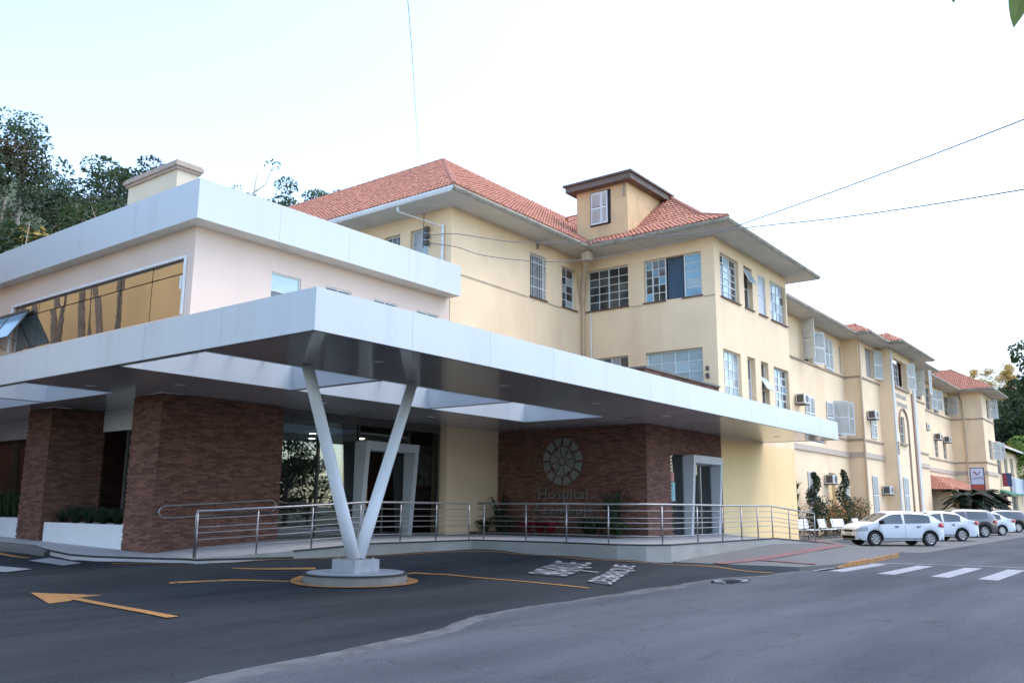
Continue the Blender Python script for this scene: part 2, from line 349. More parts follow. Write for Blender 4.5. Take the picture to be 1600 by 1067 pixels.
# ---------------------------------------------------------------- pieces
def brick_mesh():
    mb = MB(); mb.box(-.12, .12, -.014, .014, -.024, .024); return mb.mesh('brick', M['brick'])
def brick_faces(parent, faces, cam_first=True, cap=300):
    """faces: (W, u0, u1, z0, z1, holes). nearest 300 bricks are parts, the rest one part"""
    L = org(parent); items = []; rnd = random.Random(len(faces)*7+3)
    for W, u0, u1, z0, z1, holes in faces:
        nr = int((z1-z0)/.056)
        for r in range(nr):
            z = z0+.028+r*(z1-z0)/nr; u = u0 - (.0 if r % 2 else .13) + rnd.uniform(-.02, .02)
            while u < u1:
                a, b = max(u+.004, u0), min(u+.246, u1)
                if b-a > .05 and not any(h[0]-.02 < (a+b)/2 < h[1]+.02 and h[2] < z < h[3] for h in holes):
                    items.append((W, a, b, z, rnd.uniform(-.004, .005)))
                u += .25
    items.sort(key=lambda t: sum(c*c for c in (Vector(t[0].P((t[1]+t[2])/2, 0, t[3]))-Vector((0, 0, 1.5)))))
    n = 0; rest = MB(); me = BR
    for W, a, b, z, d in items:
        if n < cap and b-a > .23:
            o = bpy.data.objects.new('brick', me); COL.objects.link(o); o.parent = parent
            o.location = Vector(W.P((a+b)/2, d, z))-L; o.rotation_euler = (0, 0, R(90) if W.a == 'x' else 0); n += 1
        else: W.box(rest, a, b, d-.014, d+.014, z-.024, z+.024)
    if rest.v: part('brickwork', rest, M['brick'], parent, kind='stuff')
BR = brick_mesh()
def tile_geo(mb, o, u, v, n, L=.38, wd=.172):
    o, u, v, n = Vector(o), Vector(u), Vector(v), Vector(n); base = len(mb.v)
    for t in (0, 1):
        k = 1 if t == 0 else .82
        for a in (0, 45, 90, 135, 180):
            p = o + v*(L*t) + u*(-math.cos(R(a))*wd/2*k) + n*(math.sin(R(a))*wd*.42*k + (.028 if t == 0 else 0)); mb.v.append(tuple(p))
    for i in range(4): mb.f.append((base+i, base+i+1, base+6+i, base+5+i)); mb.mi.append(0)
    mb.f.append((base, base+1, base+2, base+3, base+4)[::-1]); mb.mi.append(0)
TM = None
def tiled_plane(parent, poly, along, slope_in, tan, individual=0, skip=0):
    """poly in plan (x, y, z) corners of a roof plane; tiles laid in rows going up the slope"""
    global TM
    u = Vector(along).normalized(); h = Vector(slope_in).normalized(); v = (h+Vector((0, 0, tan))).normalized(); n = u.cross(v)
    if n.z < 0: n = -n
    P = [Vector(p) for p in poly]; o = P[0]
    q = [((p-o).dot(u), (p-o).dot(v)) for p in P]
    def inside(a, b):
        c = False; j = len(q)-1
        for i in range(len(q)):
            if (q[i][1] > b) != (q[j][1] > b) and a < (q[j][0]-q[i][0])*(b-q[i][1])/(q[j][1]-q[i][1])+q[i][0]: c = not c
            j = i
        return c
    d = MB(); d.face([tuple(p) for p in P]); part('roof_deck', d, M['deck'], parent)
    mb = MB(); u0, u1 = min(a for a, b in q), max(a for a, b in q); v0, v1 = min(b for a, b in q), max(b for a, b in q)
    rnd = random.Random(5); items = []
    vv = v0+skip
    while vv < v1:
        uu = u0+.1
        while uu < u1:
            if inside(uu, vv+.15): items.append((uu, vv))
            uu += .185
        vv += .31
    for k, (a, b) in enumerate(items):
        p = o+u*a+v*(b-.05)+n*(.012+rnd.uniform(-.006, .006)) + u*rnd.uniform(-.008, .008)
        if k < individual:
            if TM is None:
                t = MB(); tile_geo(t, (0, 0, 0), (1, 0, 0), (0, 1, 0), (0, 0, 1)); TM = t.mesh('roof_tile', M['tile'])
            ob = bpy.data.objects.new('roof_tile', TM); COL.objects.link(ob); ob.parent = parent; ob.location = p-org(parent)
            uu_ = u if u.cross(v).z > 0 else -u
            mt = Matrix((uu_, v, uu_.cross(v))).transposed(); ob.rotation_euler = mt.to_euler()
        else: tile_geo(mb, p, u, v, n)
    if mb.v: part('roof_tiles', mb, M['tile'], parent, kind='stuff')
def ridge(parent, a, b, r=.11):
    a, b = Vector(a), Vector(b); L = (b-a).length; n = max(1, int(L/.38)); mb = MB(); d = (b-a)/n
    for i in range(n):
        p = a+d*i; mb.tube([p, p+d*1.06], [r, r*.84], 8)
    part('ridge_tiles', mb, M['tile'], parent, kind='stuff')
def eave(parent, pts, inset, z=12.03, gut='gutter', closed=False):
    """gutter run along pts"""
    mb = MB()
    for a, b in zip(pts[:-1], pts[1:]):
        a, b = Vector(a), Vector(b); d = (b-a).normalized()
        mb.tube([a-d*.06, b+d*.06], .085, 8)
        mb.tube([a+Vector((0, 0, -.07)), b+Vector((0, 0, -.07))], .05, 6)
    part('gutter', mb, M[gut], parent)
GP = [(12.3,13.3,0),(11.4,12.3,0),(8,14,0),(5,10,0),(8,7,0),(15,7.6,0),(20,7,0),(21.8,7.6,.02),(16,11,.06),(17.2,12,.13),(13,16,.33),(18.8,15.7,.37),(19.3,13,.28),(19.1,11.3,.25),(20.1,10.2,.18),(15,15.6,.34),(10.9,16.8,.27),(11.3,20,.3),(11.3,25,.42),(11,35,.6),(5,20,.2),(0,30,.4),(0,15,.05),(8.5,19,.2),(17.2,15.9,.36),(23,8.5,.05),(0,5,0),(10,4,0)]
def g(x, y):
    n = d = 0
    for a, b, c in GP:
        w_ = 1/((x-a)**2+(y-b)**2+.3)**2; n += w_*c; d += w_
    return n/d

# ================================================================ THE SETTING
# ground sheets
mb = MB(); mb.face([(-600, -600, -.06), (900, -600, -.06), (900, 900, -.06), (-600, 900, -.06)]); struct('ground', mb, M['hill'])
seam = [(-12, 5.2), (0, 5.6), (3.34, 6.16), (4.13, 6.67), (4.66, 6.77), (5.6, 6.93), (6.68, 7.13), (8.39, 7.38), (9.66, 7.79), (10.31, 7.85), (12.06, 7.89), (14.39, 8.03), (16.38, 7.98), (18.34, 7.72), (20.0, 7.6), (21.9, 7.5)]
def seam_y(x):
    for (a, b), (c, d) in zip(seam[:-1], seam[1:]):
        if a <= x <= c: return b+(d-b)*(x-a)/(c-a)
    return seam[-1][1]
mb = MB()
xs = [-12+.4*i for i in range(60)]+[12+.2*i for i in range(50)]
ys0 = [0]+[.35*i for i in range(1, 28)]
def gm(x, y): return g(x, y)-.02
for i in range(len(xs)-1):
    x0, x1 = xs[i], xs[i+1]
    rows = [0, .2, .4]+[.6+.2*k for k in range(27)]+[6, 6.5, 7, 7.5, 8, 8.5, 9, 9.5, 10, 10.5, 11, 12, 13, 14, 15, 16, 17, 18, 20, 23, 27, 32, 40]
    for a, b in zip(rows[:-1], rows[1:]):
        q = [(x0, seam_y(x0)+a), (x1, seam_y(x1)+a), (x1, seam_y(x1)+b), (x0, seam_y(x0)+b)]
        mb.face([(x, y, g(x, y)) for x, y in q])
mb.sm = True
fore = struct('forecourt', mb, M['asphalt'])
rnd = random.Random(3)
mb = MB(); n = 260
pts = []
for i in range(n+1):
    x = -12+34*i/n; pts.append((x, seam_y(x)+.14+rnd.uniform(-.02, .02)+.05*math.sin(i*.16)+.02*math.sin(i*.43+1)))
for (a, b), (c, d) in zip(pts[:-1], pts[1:]):
    mb.face([(a, -9, 0), (c, -9, 0), (c, d-.9, 0), (a, b-.9, 0)])
    mb.face([(a, b-.9, 0), (c, d-.9, 0), (c, d, g(c, d)+.006), (a, b, g(a, b)+.006)])
mb.face([(22, -9, 0), (160, -9, 0), (160, 13.6, 0), (22, 13.6, 0)])
road = struct('road', mb, M['asphaltpale'])
mb = MB(); w2 = [.04+.10*abs(math.sin(i*.07))+.12*abs(math.sin(i*.033+.6))**3+rnd.uniform(0, .03) for i in range(len(pts))]
for i in range(len(pts)-1):
    (a, b), (c, d) = pts[i], pts[i+1]; mb.face([(a, b-w2[i]-.1, .006), (c, d-w2[i+1]-.1, .006), (c, d+.015, g(c, d)+.012), (a, b+.015, g(a, b)+.012)])
part('dusty_edge', mb, M['dust'], road)
def marking(poly, mt, parent, name='marking', off=.012, zf=None, label=None, n=1):
    mb = MB(); zf = zf or g
    mb.face([(x, y, zf(x, y)+off) for x, y in poly]); return part(name, mb, mt, parent, label)
def stripe_path(pts, wd, mt, parent, name='marking', off=.012, zf=None, label=None):
    mb = MB(); zf = zf or g; P = []
    for (a, b), (c, d) in zip(pts[:-1], pts[1:]):
        k = max(1, int(math.hypot(c-a, d-b)/.3))
        for i in range(k): P.append((a+(c-a)*i/k, b+(d-b)*i/k))
    P.append(pts[-1]); Ls = []
    for i, p in enumerate(P):
        a, b = P[max(i-1, 0)], P[min(i+1, len(P)-1)]; dx, dy = b[0]-a[0], b[1]-a[1]; l = math.hypot(dx, dy); nx, ny = -dy/l*wd/2, dx/l*wd/2
        Ls.append([(p[0]+nx, p[1]+ny), (p[0]-nx, p[1]-ny)])
    for a, b in zip(Ls[:-1], Ls[1:]): mb.face([(x, y, zf(x, y)+off) for x, y in (a[0], a[1], b[1], b[0])])
    return part(name, mb, mt, parent, label)
zero = lambda x, y: 0
# yellow arrow, edge lines, zebra bars of the drop-off lane
hd = [(7.06, 15.52), (7.78, 14.53), (7.30, 14.42), (7.02, 14.05), (6.60, 13.88)]
marking(hd, M['orange'], fore, 'arrow_head', .008)
stripe_path([(7.20, 14.30), (7.08, 13.2), (6.98, 12.2), (6.87, 10.96)], .17, M['orange'], fore, 'arrow_shaft', .014)
stripe_path([(9.32, 15.06), (9.92, 14.65), (10.69, 14.33), (11.3, 14.1)], .11, M['orange'], fore, 'lane_line')
stripe_path([(13.6, 13.5), (13.99, 13.3), (14.23, 12.54), (14.15, 11.06), (14.12, 9.96), (14.24, 9.03)], .11, M['orange'], fore, 'lane_line')
stripe_path([(10.0, 18.39), (10.47, 17.58), (11.03, 16.95), (12.09, 16.24), (13.31, 15.57), (14.85, 15.4), (16.42, 15.3), (18.0, 15.0), (18.62, 14.29), (18.75, 12.74), (18.68, 11.11), (19.02, 9.9), (19.95, 8.7), (20.6, 7.9)], .10, M['orange'], fore, 'kerb_line')
stripe_path([(10.9, 15.4), (11.4, 15.15), (12.5, 14.75)], .09, M['orange'], fore, 'lane_line', label='short worn orange line')
for q in ([(9.25, 20.6), (9.78, 20.75), (9.72, 19.15), (9.25, 18.98)], [(8.3, 19.98), (8.36, 18.42), (7.67, 17.93), (7.5, 19.4)], [(8.4, 22.4), (8.75, 22.4), (8.7, 20.9), (8.4, 20.8)]):
    marking(q, M['roadwhite'], fore, 'crossing_stripe', .02)
stripe_path([(9.45, 24.5), (9.46, 22.5), (9.52, 21.2)], .12, M['orange'], fore, 'kerb_line')
# circle of orange paint round the column island
mb = MB(); C0 = (12.3, 13.3)
for i in range(48):
    a, b = 2*math.pi*i/48, 2*math.pi*(i+1)/48
    mb.face([(C0[0]+r_*math.cos(t), C0[1]+r_*math.sin(t), g(C0[0]+r_*math.cos(t), C0[1]+r_*math.sin(t))+.02) for r_, t in ((1.05, a), (1.26, a), (1.26, b), (1.05, b))])
part('painted_ring', mb, M['orange'], fore)
def text_mesh(s, size, name='text', ex=0, space=1.0, bold=0):
    cu = bpy.data.curves.new(name, 'FONT'); cu.body = s; cu.size = size; cu.align_x = 'LEFT'; cu.extrude = ex; cu.space_character = space; cu.resolution_u = 3; cu.offset = bold
    o = bpy.data.objects.new(name, cu); COL.objects.link(o); dg = bpy.context.evaluated_depsgraph_get(); me = bpy.data.meshes.new_from_object(o.evaluated_get(dg)); bpy.data.objects.remove(o)
    return me
def place_text(s, name, o, u, v, width, height, mt, parent, ex=0, zf=None, bold=0):
    """text laid on the plane o + u*a + v*b, fitted to width x height"""
    me = text_mesh(s, 1, name, ex, 1.0, bold); xs_ = [q.co.x for q in me.vertices]; ys_ = [q.co.y for q in me.vertices]
    x0, x1, y0, y1 = min(xs_), max(xs_), 0, .7
    o, u, v = Vector(o), Vector(u), Vector(v); nn = u.cross(v); L = org(parent)
    if zf:      # fine enough to lie on the uneven ground
        bm = bmesh.new(); bm.from_mesh(me); bmesh.ops.triangulate(bm, faces=bm.faces)
        for _ in range(4):
            ed = [e for e in bm.edges if abs((e.verts[0].co-e.verts[1].co).x)*width/(x1-x0) > .16 or abs((e.verts[0].co-e.verts[1].co).y)*height/.7 > .16]
            if not ed: break
            bmesh.ops.subdivide_edges(bm, edges=ed, cuts=1); bmesh.ops.triangulate(bm, faces=bm.faces)
        bm.to_mesh(me); bm.free()
    for q in me.vertices:
        p = o+u*((q.co.x-x0)/(x1-x0)*width)+v*((q.co.y-y0)/(y1-y0)*height)+nn*q.co.z
        if zf: p.z = zf(p.x, p.y)
        q.co = p-L
    me.materials.append(mt); ob = link(name, me, (0, 0, 0), parent); return ob
dir1 = Vector((18.04-15.60, 11.36-10.48, 0)); v1 = Vector((15.71-15.60, 11.56-10.48, 0))
place_text('EMBARQUE', 'painted_word', (15.60, 10.48, 0), dir1.normalized(), v1.normalized(), dir1.length, v1.length, M['roadwhite'], fore, zf=lambda x, y: g(x, y)+.035, bold=.010)
dir2 = Vector((17.91-14.98, 10.16-9.05, 0)); v2 = Vector((-.1, .55, 0))
place_text('DESEMBARQUE', 'painted_word', (15.0, 9.0, 0), dir2.normalized(), Vector((0, 1, 0)), dir2.length, .54, M['roadwhite'], fore, zf=lambda x, y: g(x, y)+.035, bold=.010)
marking([(16.93, 10.98), (17.02, 10.98), (16.94, 10.46), (16.85, 10.46)], M['roadwhite'], fore, 'painted_slash', .02)
# drain grate with pale frame
mb = MB(); z = .06
for (a, b, c, d) in ((16.9, 17.3, 7.72, 7.78), (17.35, 17.75, 7.3, 7.36), (16.9, 16.96, 7.5, 7.78), (17.69, 17.75, 7.3, 7.6)): mb.box(a, b, c, d, z-.02, z+.006)
part('grate_frame', mb, M['roadwhite'], fore)
mb = MB()
for i in range(9): mb.box(17.02+i*.07, 17.05+i*.07, 7.38, 7.7, z-.02, z)
part('drain_grate', mb, M['dark'], fore, kind='stuff')
# pedestrian crossing and stop line
for k, y in enumerate((7.0, 5.82, 4.62, 3.62, 2.5)):
    marking([(22.4-.1*k, y-.22), (26.4, y-.22), (26.45, y+.2), (22.5-.1*k, y+.2)], M['roadwhite'], road, 'crossing_stripe', .008, zero)
stripe_path([(26.6, 7.45), (27.2, 6.4), (27.45, 5.2), (27.5, 3.6), (27.5, 0)], .16, M['roadwhite'], road, 'stop_line', .008, zero)
stripe_path([(22.0, 7.42), (24.0, 7.32)], .1, M['roadwhite'], road, 'edge_line', .03, zero)
mb = MB()
mb.face([(34.5, 7.6, .004), (90, 7.9, .004), (90, 13.4, .004), (33.6, 10.6, .004)]); part('parking_strip', mb, M['pavement'], road)

# sidewalk by the brick piers, at the far left
sw = [(10.33, 26.5), (10.36, 24.67), (10.5, 23.08), (10.19, 21.71), (9.91, 20.04), (10.11, 19.29), (10.45, 18.57), (10.95, 17.3), (11.0, 16.85), (13, 16.12), (13, 19.6), (11.6, 19.6), (11.6, 21.0), (12.4, 21.0), (12.4, 50), (9.9, 50), (10.1, 35)]
def szf(x, y): return max(.36, .36+.022*(y-19)) if y > 16 else .36
from mathutils.geometry import tessellate_polygon
def flat_poly(mb, poly, zf, skirt=.35, mi=0):
    V3 = [Vector((p[0], p[1], 0)) for p in poly]
    for t in tessellate_polygon([V3]): mb.face([(poly[i][0], poly[i][1], zf(*poly[i])) for i in t], mi)
    for a, b in zip(poly, poly[1:]+poly[:1]): mb.face([(a[0], a[1], zf(*a)), (b[0], b[1], zf(*b)), (b[0], b[1], zf(*b)-skirt), (a[0], a[1], zf(*a)-skirt)], mi)
mb = MB(); flat_poly(mb, sw, szf); sidewalk = struct('sidewalk', mb, M['platform'])
mb = MB(); mb.tube([(a, b, szf(a, b)-.01) for a, b in sw[1:10]], .022, 6); part('kerb_edge', mb, M['black'], sidewalk)
mb = MB(); flat_poly(mb, [(9.68, 30), (9.68, 23.1), (9.95, 22.2), (10.0, 21.5), (10.25, 21.7), (10.5, 23.08), (10.33, 30)], lambda x, y: g(x, y)+.10, .3); part('low_kerb', mb, M['pavement'], sidewalk)

# raised entrance platform with ramps at both ends
E3 = [(11.0, 16.86, .365), (13, 16.12, .48), (15.1, 15.75, .6), (18.8, 15.65, .6), (19.2, 13.0, .6), (19.15, 11.3, .6), (19.45, 10.65, .6), (20.1, 10.3, .6), (27.2, 10.3, .6), (31.2, 10.3, .37)]
mb = MB()
def fc(*p): mb.face(p, 0)
fc((11.0, 16.86, .365), (13, 16.12, .48), (13, 19.55, .48), (11.6, 19.55, .37)); fc((13, 16.12, .48), (15.1, 15.75, .6), (15.1, 19.55, .6), (13, 19.55, .48))
fc((15.1, 15.75, .6), (18.8, 15.65, .6), (24.8, 15.65, .6), (24.8, 19.6, .6), (22.1, 20, .6), (15.1, 20, .6))
fc((18.8, 15.65, .6), (19.2, 13, .6), (19.15, 11.3, .6), (19.45, 10.65, .6), (20.1, 10.3, .6), (27.2, 10.3, .6), (27.2, 13.5, .6), (24.8, 13.5, .6), (24.8, 15.65, .6))
fc((27.2, 10.3, .6), (31.2, 10.3, .37), (31.2, 13.5, .37), (30.6, 13.5, .6), (27.2, 13.5, .6))
plat = struct('entrance_platform', mb, M['platform'])
mb = MB()
for a, b in zip(E3[:-1], E3[1:]):
    mb.face([a, b, (b[0], b[1], -.1), (a[0], a[1], -.1)])
    d = (Vector(b)-Vector(a)); nn = Vector((d.y, -d.x, 0)).normalized()*-.18
    mb.face([(a[0], a[1], a[2]+.003), (b[0], b[1], b[2]+.003), (b[0]+nn.x, b[1]+nn.y, b[2]+.003), (a[0]+nn.x, a[1]+nn.y, a[2]+.003)])
part('retaining_wall', mb, M['concrete'], plat)
mb = MB(); mb.tube([(p[0], p[1], p[2]+.012) for p in E3[1:]], .02, 6); part('edge_strip', mb, M['black'], plat)

# street pavement
def pz(x, y):
    t = min(1, max(0, (y-7.5)/2.8)); hi = .2+.25*min(1, max(0, (x-20.3)/6.9))-.15*min(1, max(0, (x-27.2)/6)); lo = .12 if x < 32 else .05
    return (lo+(hi-lo)*t) if x < 36 else .12
mb = MB(); pav = [(20.15, 10.2), (20.7, 8.9), (21.6, 7.62), (23.5, 7.35), (27, 7.35), (31.9, 7.7), (33.0, 8.6), (33.9, 10.4), (37.5, 12.4), (45, 13.4), (57.8, 13.6)]
step = 1.0
XS = [20.15, 20.7, 21.6, 22.5, 23.5, 25, 27, 29, 31.2, 31.9, 33, 33.9, 35.5, 37.5, 40, 45, 50, 60, 90, 160]
def low(x):
    P = pav+[(160, 13.6)]
    for (a, b), (c, d) in zip(P[:-1], P[1:]):
        if a <= x <= c: return b+(d-b)*(x-a)/(c-a)
    return 13.6
def hiY(x): return 10.3 if x < 31.2 else (13.5 if x < 38.4 else 20)
for a, b in zip(XS[:-1], XS[1:]):
    h0, h1 = hiY(a+.01), hiY(b-.01); l0, l1 = low(a), low(b); K = 5
    for k in range(K):
        t0, t1 = k/K, (k+1)/K
        q = [(a, l0+(h0-l0)*t0), (b, l1+(h1-l1)*t0), (b, l1+(h1-l1)*t1), (a, l0+(h0-l0)*t1)]
        mb.face([(x, y, pz(x, y)) for x, y in q])
    mb.face([(a, l0, pz(a, l0)), (b, l1, pz(b, l1)), (b, l1, -.05), (a, l0, -.05)])
pavement = struct('pavement', mb, M['pavement'])
stripe_path([(20.5, 9.25), (22.0, 9.05), (24, 9.0), (27.5, 9.1), (31.5, 9.6), (36.2, 12.4)], .34, M['redpave'], pavement, 'tactile_strip', .014, pz)
stripe_path([(22.3, 9.0), (22.6, 8.2), (22.8, 7.6)], .3, M['redpave'], pavement, 'tactile_strip', .02, pz)
mb = MB()
for a, b in zip([23.6, 25, 26.5, 28, 29.5, 31], [25, 26.5, 28, 29.5, 31, 32.2]):
    y0, y1 = low(a)-.03, low(b)-.03; mb.obox([(a+.01, y0, -.03), (b-.01, y1, -.03), (b-.01, y1+.2, -.03), (a+.01, y0+.2, -.03)], [(a+.01, y0, .05+.07*(a > 24.5)), (b-.01, y1, .125), (b-.01, y1+.2, .13), (a+.01, y0+.2, .06+.07*(a > 24.5))])
part('painted_kerb', mb, M['orange'], pavement)

# hillside behind the modern wing and along the valley
def hz(x, y):
    d = max(0, y-50)*.50 + 3*math.sin(x*.07)*math.sin(y*.05+1); d = d if y > 52 else max(0, (y-46)*.3)
    return min(d, 60+.1*d)
mb = MB()
for i in range(-6, 30):
    for j in range(0, 26):
        x, y, s2 = i*8, 44+j*6, 1
        mb.face([(a, b, hz(a, b)-.3) for a, b in ((x, y), (x+8, y), (x+8, y+6), (x, y+6))])
mb.sm = True; struct('hillside', mb, M['hill'])
mb = MB()
def hz2(x, y): return max(0, (x-110))*.10*(1+.3*math.sin(y*.06))+max(0, x-200)*.07+(.25*max(0, 60-abs(y-45))*max(0, min(1, (x-160)/100)))*.6
for i in range(0, 44):
    for j in range(-8, 22):
        x, y = 104+i*8, j*8
        mb.face([(a, b, hz2(a, b)-.4) for a, b in ((x, y), (x+8, y), (x+8, y+8), (x, y+8))])
mb.sm = True; struct('far_hill', mb, M['hill'])

# ================================================================ OLD HOSPITAL
LB = 'three-storey cream hospital building with red tiled hip roofs and gridded windows'
B = thing('hospital_building', LB, 'building', (30.6, 13.5, 0))
Z2, Z3 = (5.85, 7.65), (9.70, 11.50)
WA, WB_, WC, WD, WW = WF('x', 30.6), WF('y', 13.5), WF('y', 19.6), WF('x', 22.05), WF('y', 16.0)
hA = [(14.06, 16.6, 9.72, 11.5), (17.34, 19.36, 9.72, 11.5), (14.12, 16.6, 5.85, 7.65), (17.4, 19.15, 5.85, 7.65)]
wall('wall', WA, 13.5, 19.6, 0, 12.05, hA, M['cream'], B)
hB = [(31.12, 32.95, 9.7, 11.5), (33.5, 34.4, 9.7, 11.5), (35.02, 35.88, 9.7, 11.45), (36.42, 38.3, 9.7, 11.48), (31.12, 32.82, 5.85, 7.62), (33.5, 34.32, 5.85, 7.65), (34.95, 35.78, 5.85, 7.65), (36.42, 38.2, 5.85, 7.62)]
wall('wall', WB_, 30.6, 38.45, 4.1, 12.05, hB, M['cream'], B)
wall('wall', WB_, 30.6, 38.45, 0, 4.1, [], M['yellow'], B, label) if False else part('lower_wall', (lambda q: q.box(30.602, 38.45, 13.5, 13.78, 0, 4.1))(MB()), M['yellow'], B, 'yellow lower wall')
wall('wall', WF('x', 38.45, 1), 13.5, 16, 0, 12.05, [], M['cream'], B)
hC = [(26.78, 27.88, 9.7, 11.5), (29.04, 30.1, 9.7, 11.45)]
wall('wall', WC, 22.05, 30.6, 0, 12.05, hC, M['cream'], B)
hD = [(20.72, 21.62, 9.7, 11.48), (22.15, 22.98, 9.7, 11.48), (24.5, 25.4, 9.7, 11.48)]
wall('wall', WD, 19.6, 60, 0, 12.05, hD, M['cream'], B)
# corner windows
window(B, WA, 17.34, 19.36, 9.72, 11.5, 4, 5, 'glassdark', heavy=(2,))
# wide window with an open middle sash and curtain
w_ = window(B, WA, 15.66, 16.6, 9.72, 11.5, 3, 5, ['glassdark', 'glassdark', 'glassblue', 'glassdark'], heavy=(2,), fw=.045)
q = MB(); 
for i in range(22):
    a, b = 14.86+i*.036, 14.86+(i+1)*.036; d0, d1 = (-.24, -.29) if i % 2 else (-.29, -.24)
    q.face([WA.P(a, d0, 9.75), WA.P(b, d1, 9.75), WA.P(b, d1, 11.48), WA.P(a, d0, 11.48)])
part('curtain', q, M['curtain'], B, 'grey-blue curtain in the open sash')
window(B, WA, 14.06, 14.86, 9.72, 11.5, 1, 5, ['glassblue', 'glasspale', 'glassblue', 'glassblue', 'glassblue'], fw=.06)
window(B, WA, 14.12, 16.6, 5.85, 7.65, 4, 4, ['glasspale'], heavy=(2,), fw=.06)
window(B, WA, 17.4, 19.15, 5.85, 7.65, 4, 4, ['glassdark', 'glassfrost', 'glassdark'], heavy=(2,))
# street front of the block
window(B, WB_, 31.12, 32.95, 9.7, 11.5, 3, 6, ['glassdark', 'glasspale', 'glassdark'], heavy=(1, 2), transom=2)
window(B, WB_, 33.5, 34.4, 9.7, 11.5, 1, 2, ['glassdark'], deep=.2, fw=.06)
window(B, WB_, 35.02, 35.88, 9.7, 11.45, 1, 2, ['glassfrost'], deep=.05, fw=.06)
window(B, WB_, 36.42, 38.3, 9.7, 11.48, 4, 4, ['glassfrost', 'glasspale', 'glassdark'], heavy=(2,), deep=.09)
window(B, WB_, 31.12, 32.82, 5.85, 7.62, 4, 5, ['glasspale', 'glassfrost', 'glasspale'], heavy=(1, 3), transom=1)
window(B, WB_, 33.5, 34.32, 5.85, 7.65, 1, 2, ['glassfrost', 'glassdark'], deep=.22, fw=.06)
window(B, WB_, 34.95, 35.78, 5.85, 7.65, 1, 3, ['glassdark'], deep=.2, fw=.05)
window(B, WB_, 36.42, 38.2, 5.85, 7.62, 4, 5, ['glassdark', 'glassdark', 'glassblue'], heavy=(2,), bar=.05)
# tilted awning sashes
for (a, b, z, ln) in ((33.56, 34.34, 11.4, .62), (35.0, 35.73, 6.95, .5)):
    q = MB(); y0 = 13.5+.08
    q.obox([(a, y0, z), (b, y0, z), (b, y0-.3, z-ln), (a, y0-.3, z-ln)], [(a, y0-.02, z), (b, y0-.02, z), (b, y0-.32, z-ln), (a, y0-.32, z-ln)])
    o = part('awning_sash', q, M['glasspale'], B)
    q = MB(); q.tube([(a, y0-.01, z), (b, y0-.01, z), (b, y0-.31, z-ln), (a, y0-.31, z-ln), (a, y0-.01, z)], .022, 4); part('sash_frame', q, M['framepaint'], o)
window(B, WC, 26.78, 27.88, 9.7, 11.5, 2, 2, 'glassdark')
q = MB()
for i in range(9): q.tube([(26.84+i*.12, 19.57, 9.72), (26.84+i*.12, 19.57, 11.48)], .012, 5)
for z in (10.1, 11.1): q.box(26.78, 27.88, 19.56, 19.58, z, z+.03)
part('window_grille', q, M['framepaint'], B)
window(B, WC, 29.04, 30.1, 9.7, 11.45, 2, 5, ['glassdark', 'glassfrost', 'glassdark'])
window(B, WD, 20.72, 21.62, 9.7, 11.48, 2, 3, ['glasspale', 'glassfrost'])
window(B, WD, 22.15, 22.98, 9.7, 11.48, 3, 3, ['glassdark'])
window(B, WD, 24.5, 25.4, 9.7, 11.48, 2, 3, ['glassdark'])
# thin string course at sill height
q = MB()
WA.box(q, 16.72, 17.2, 0, .02, 9.62, 9.67); WA.box(q, 13.5, 13.98, 0, .02, 9.62, 9.67); WC.box(q, 22.05, 26.6, 0, .02, 9.6, 9.66); WC.box(q, 28, 28.95, 0, .02, 9.6, 9.66)
split_boxes('string_course', q, mat('sill_line', (.50, .40, .27), .85), B)

# --- street wing
wingh = [(47.84, 49.36, 9.72, 11.62), (51.5, 53.0, 9.75, 11.6), (54.4, 54.85, 9.8, 11.55), (47.6, 49.1, 5.85, 7.72), (47.6, 50.9, 5.2, 5.58), (51.3, 52.5, 5.85, 7.74), (53.0, 54.3, 5.85, 7.74), (47.4, 48.75, 1.0, 3.55), (51.0, 52.2, .3, 3.6), (54.0, 54.5, 1.2, 3.55), (42.6, 44.1, 9.7, 11.6), (40, 41.4, 9.7, 11.6)]
wall('wall', WW, 38.45, 55.2, 0, 12.05, wingh, M['cream'], B)
W1_ = WF('x', 55.2); wall('wall', W1_, 15.1, 16.0, 0, 12.05, [], M['cream'], B)
WY1 = WF('y', 15.1); wall('wall', WY1, 55.2, 59.6, 0, 12.05, [(56.9, 58.65, 9.85, 11.75), (57.0, 58.2, 5.95, 7.7), (56.5, 57.6, 1.2, 3.6)], M['cream'], B)
WT = WF('y', 14.3); wall('wall', WF('x', 59.6), 14.3, 15.1, 0, 12.05, [], M['cream'], B)
wall('wall', WT, 59.6, 65.9, 0, 12.05, [(60.4, 63.9, 9.6, 11.5), (60.8, 62.3, 5.9, 7.65), (60.7, 61.9, 1.3, 3.64)], M['cream'], B)
wall('wall', WY1, 65.9, 72.5, 0, 12.05, [(70, 71.8, 9.8, 11.7)], M['cream'], B)
wb = [(77.4, 79.2, 9.75, 11.65), (80.2, 82.0, 9.75, 11.65), (84.6, 86.6, 9.9, 11.65), (75.6, 76.8, 5.9, 7.75), (79.4, 80.7, 5.9, 7.5), (82.7, 84.0, 5.9, 7.5)]
wall('wall', WW, 72.5, 87, 0, 12.05, wb, M['cream'], B)
wall('wall', WF('x', 87), 13.4, 16.0, 0, 12.05, [], M['cream'], B)
WE = WF('y', 13.4); wall('wall', WE, 87, 92.6, 0, 12.05, [(89.4, 91.0, 9.9, 11.7), (88.8, 90.6, 6.1, 7.85)], M['cream'], B)
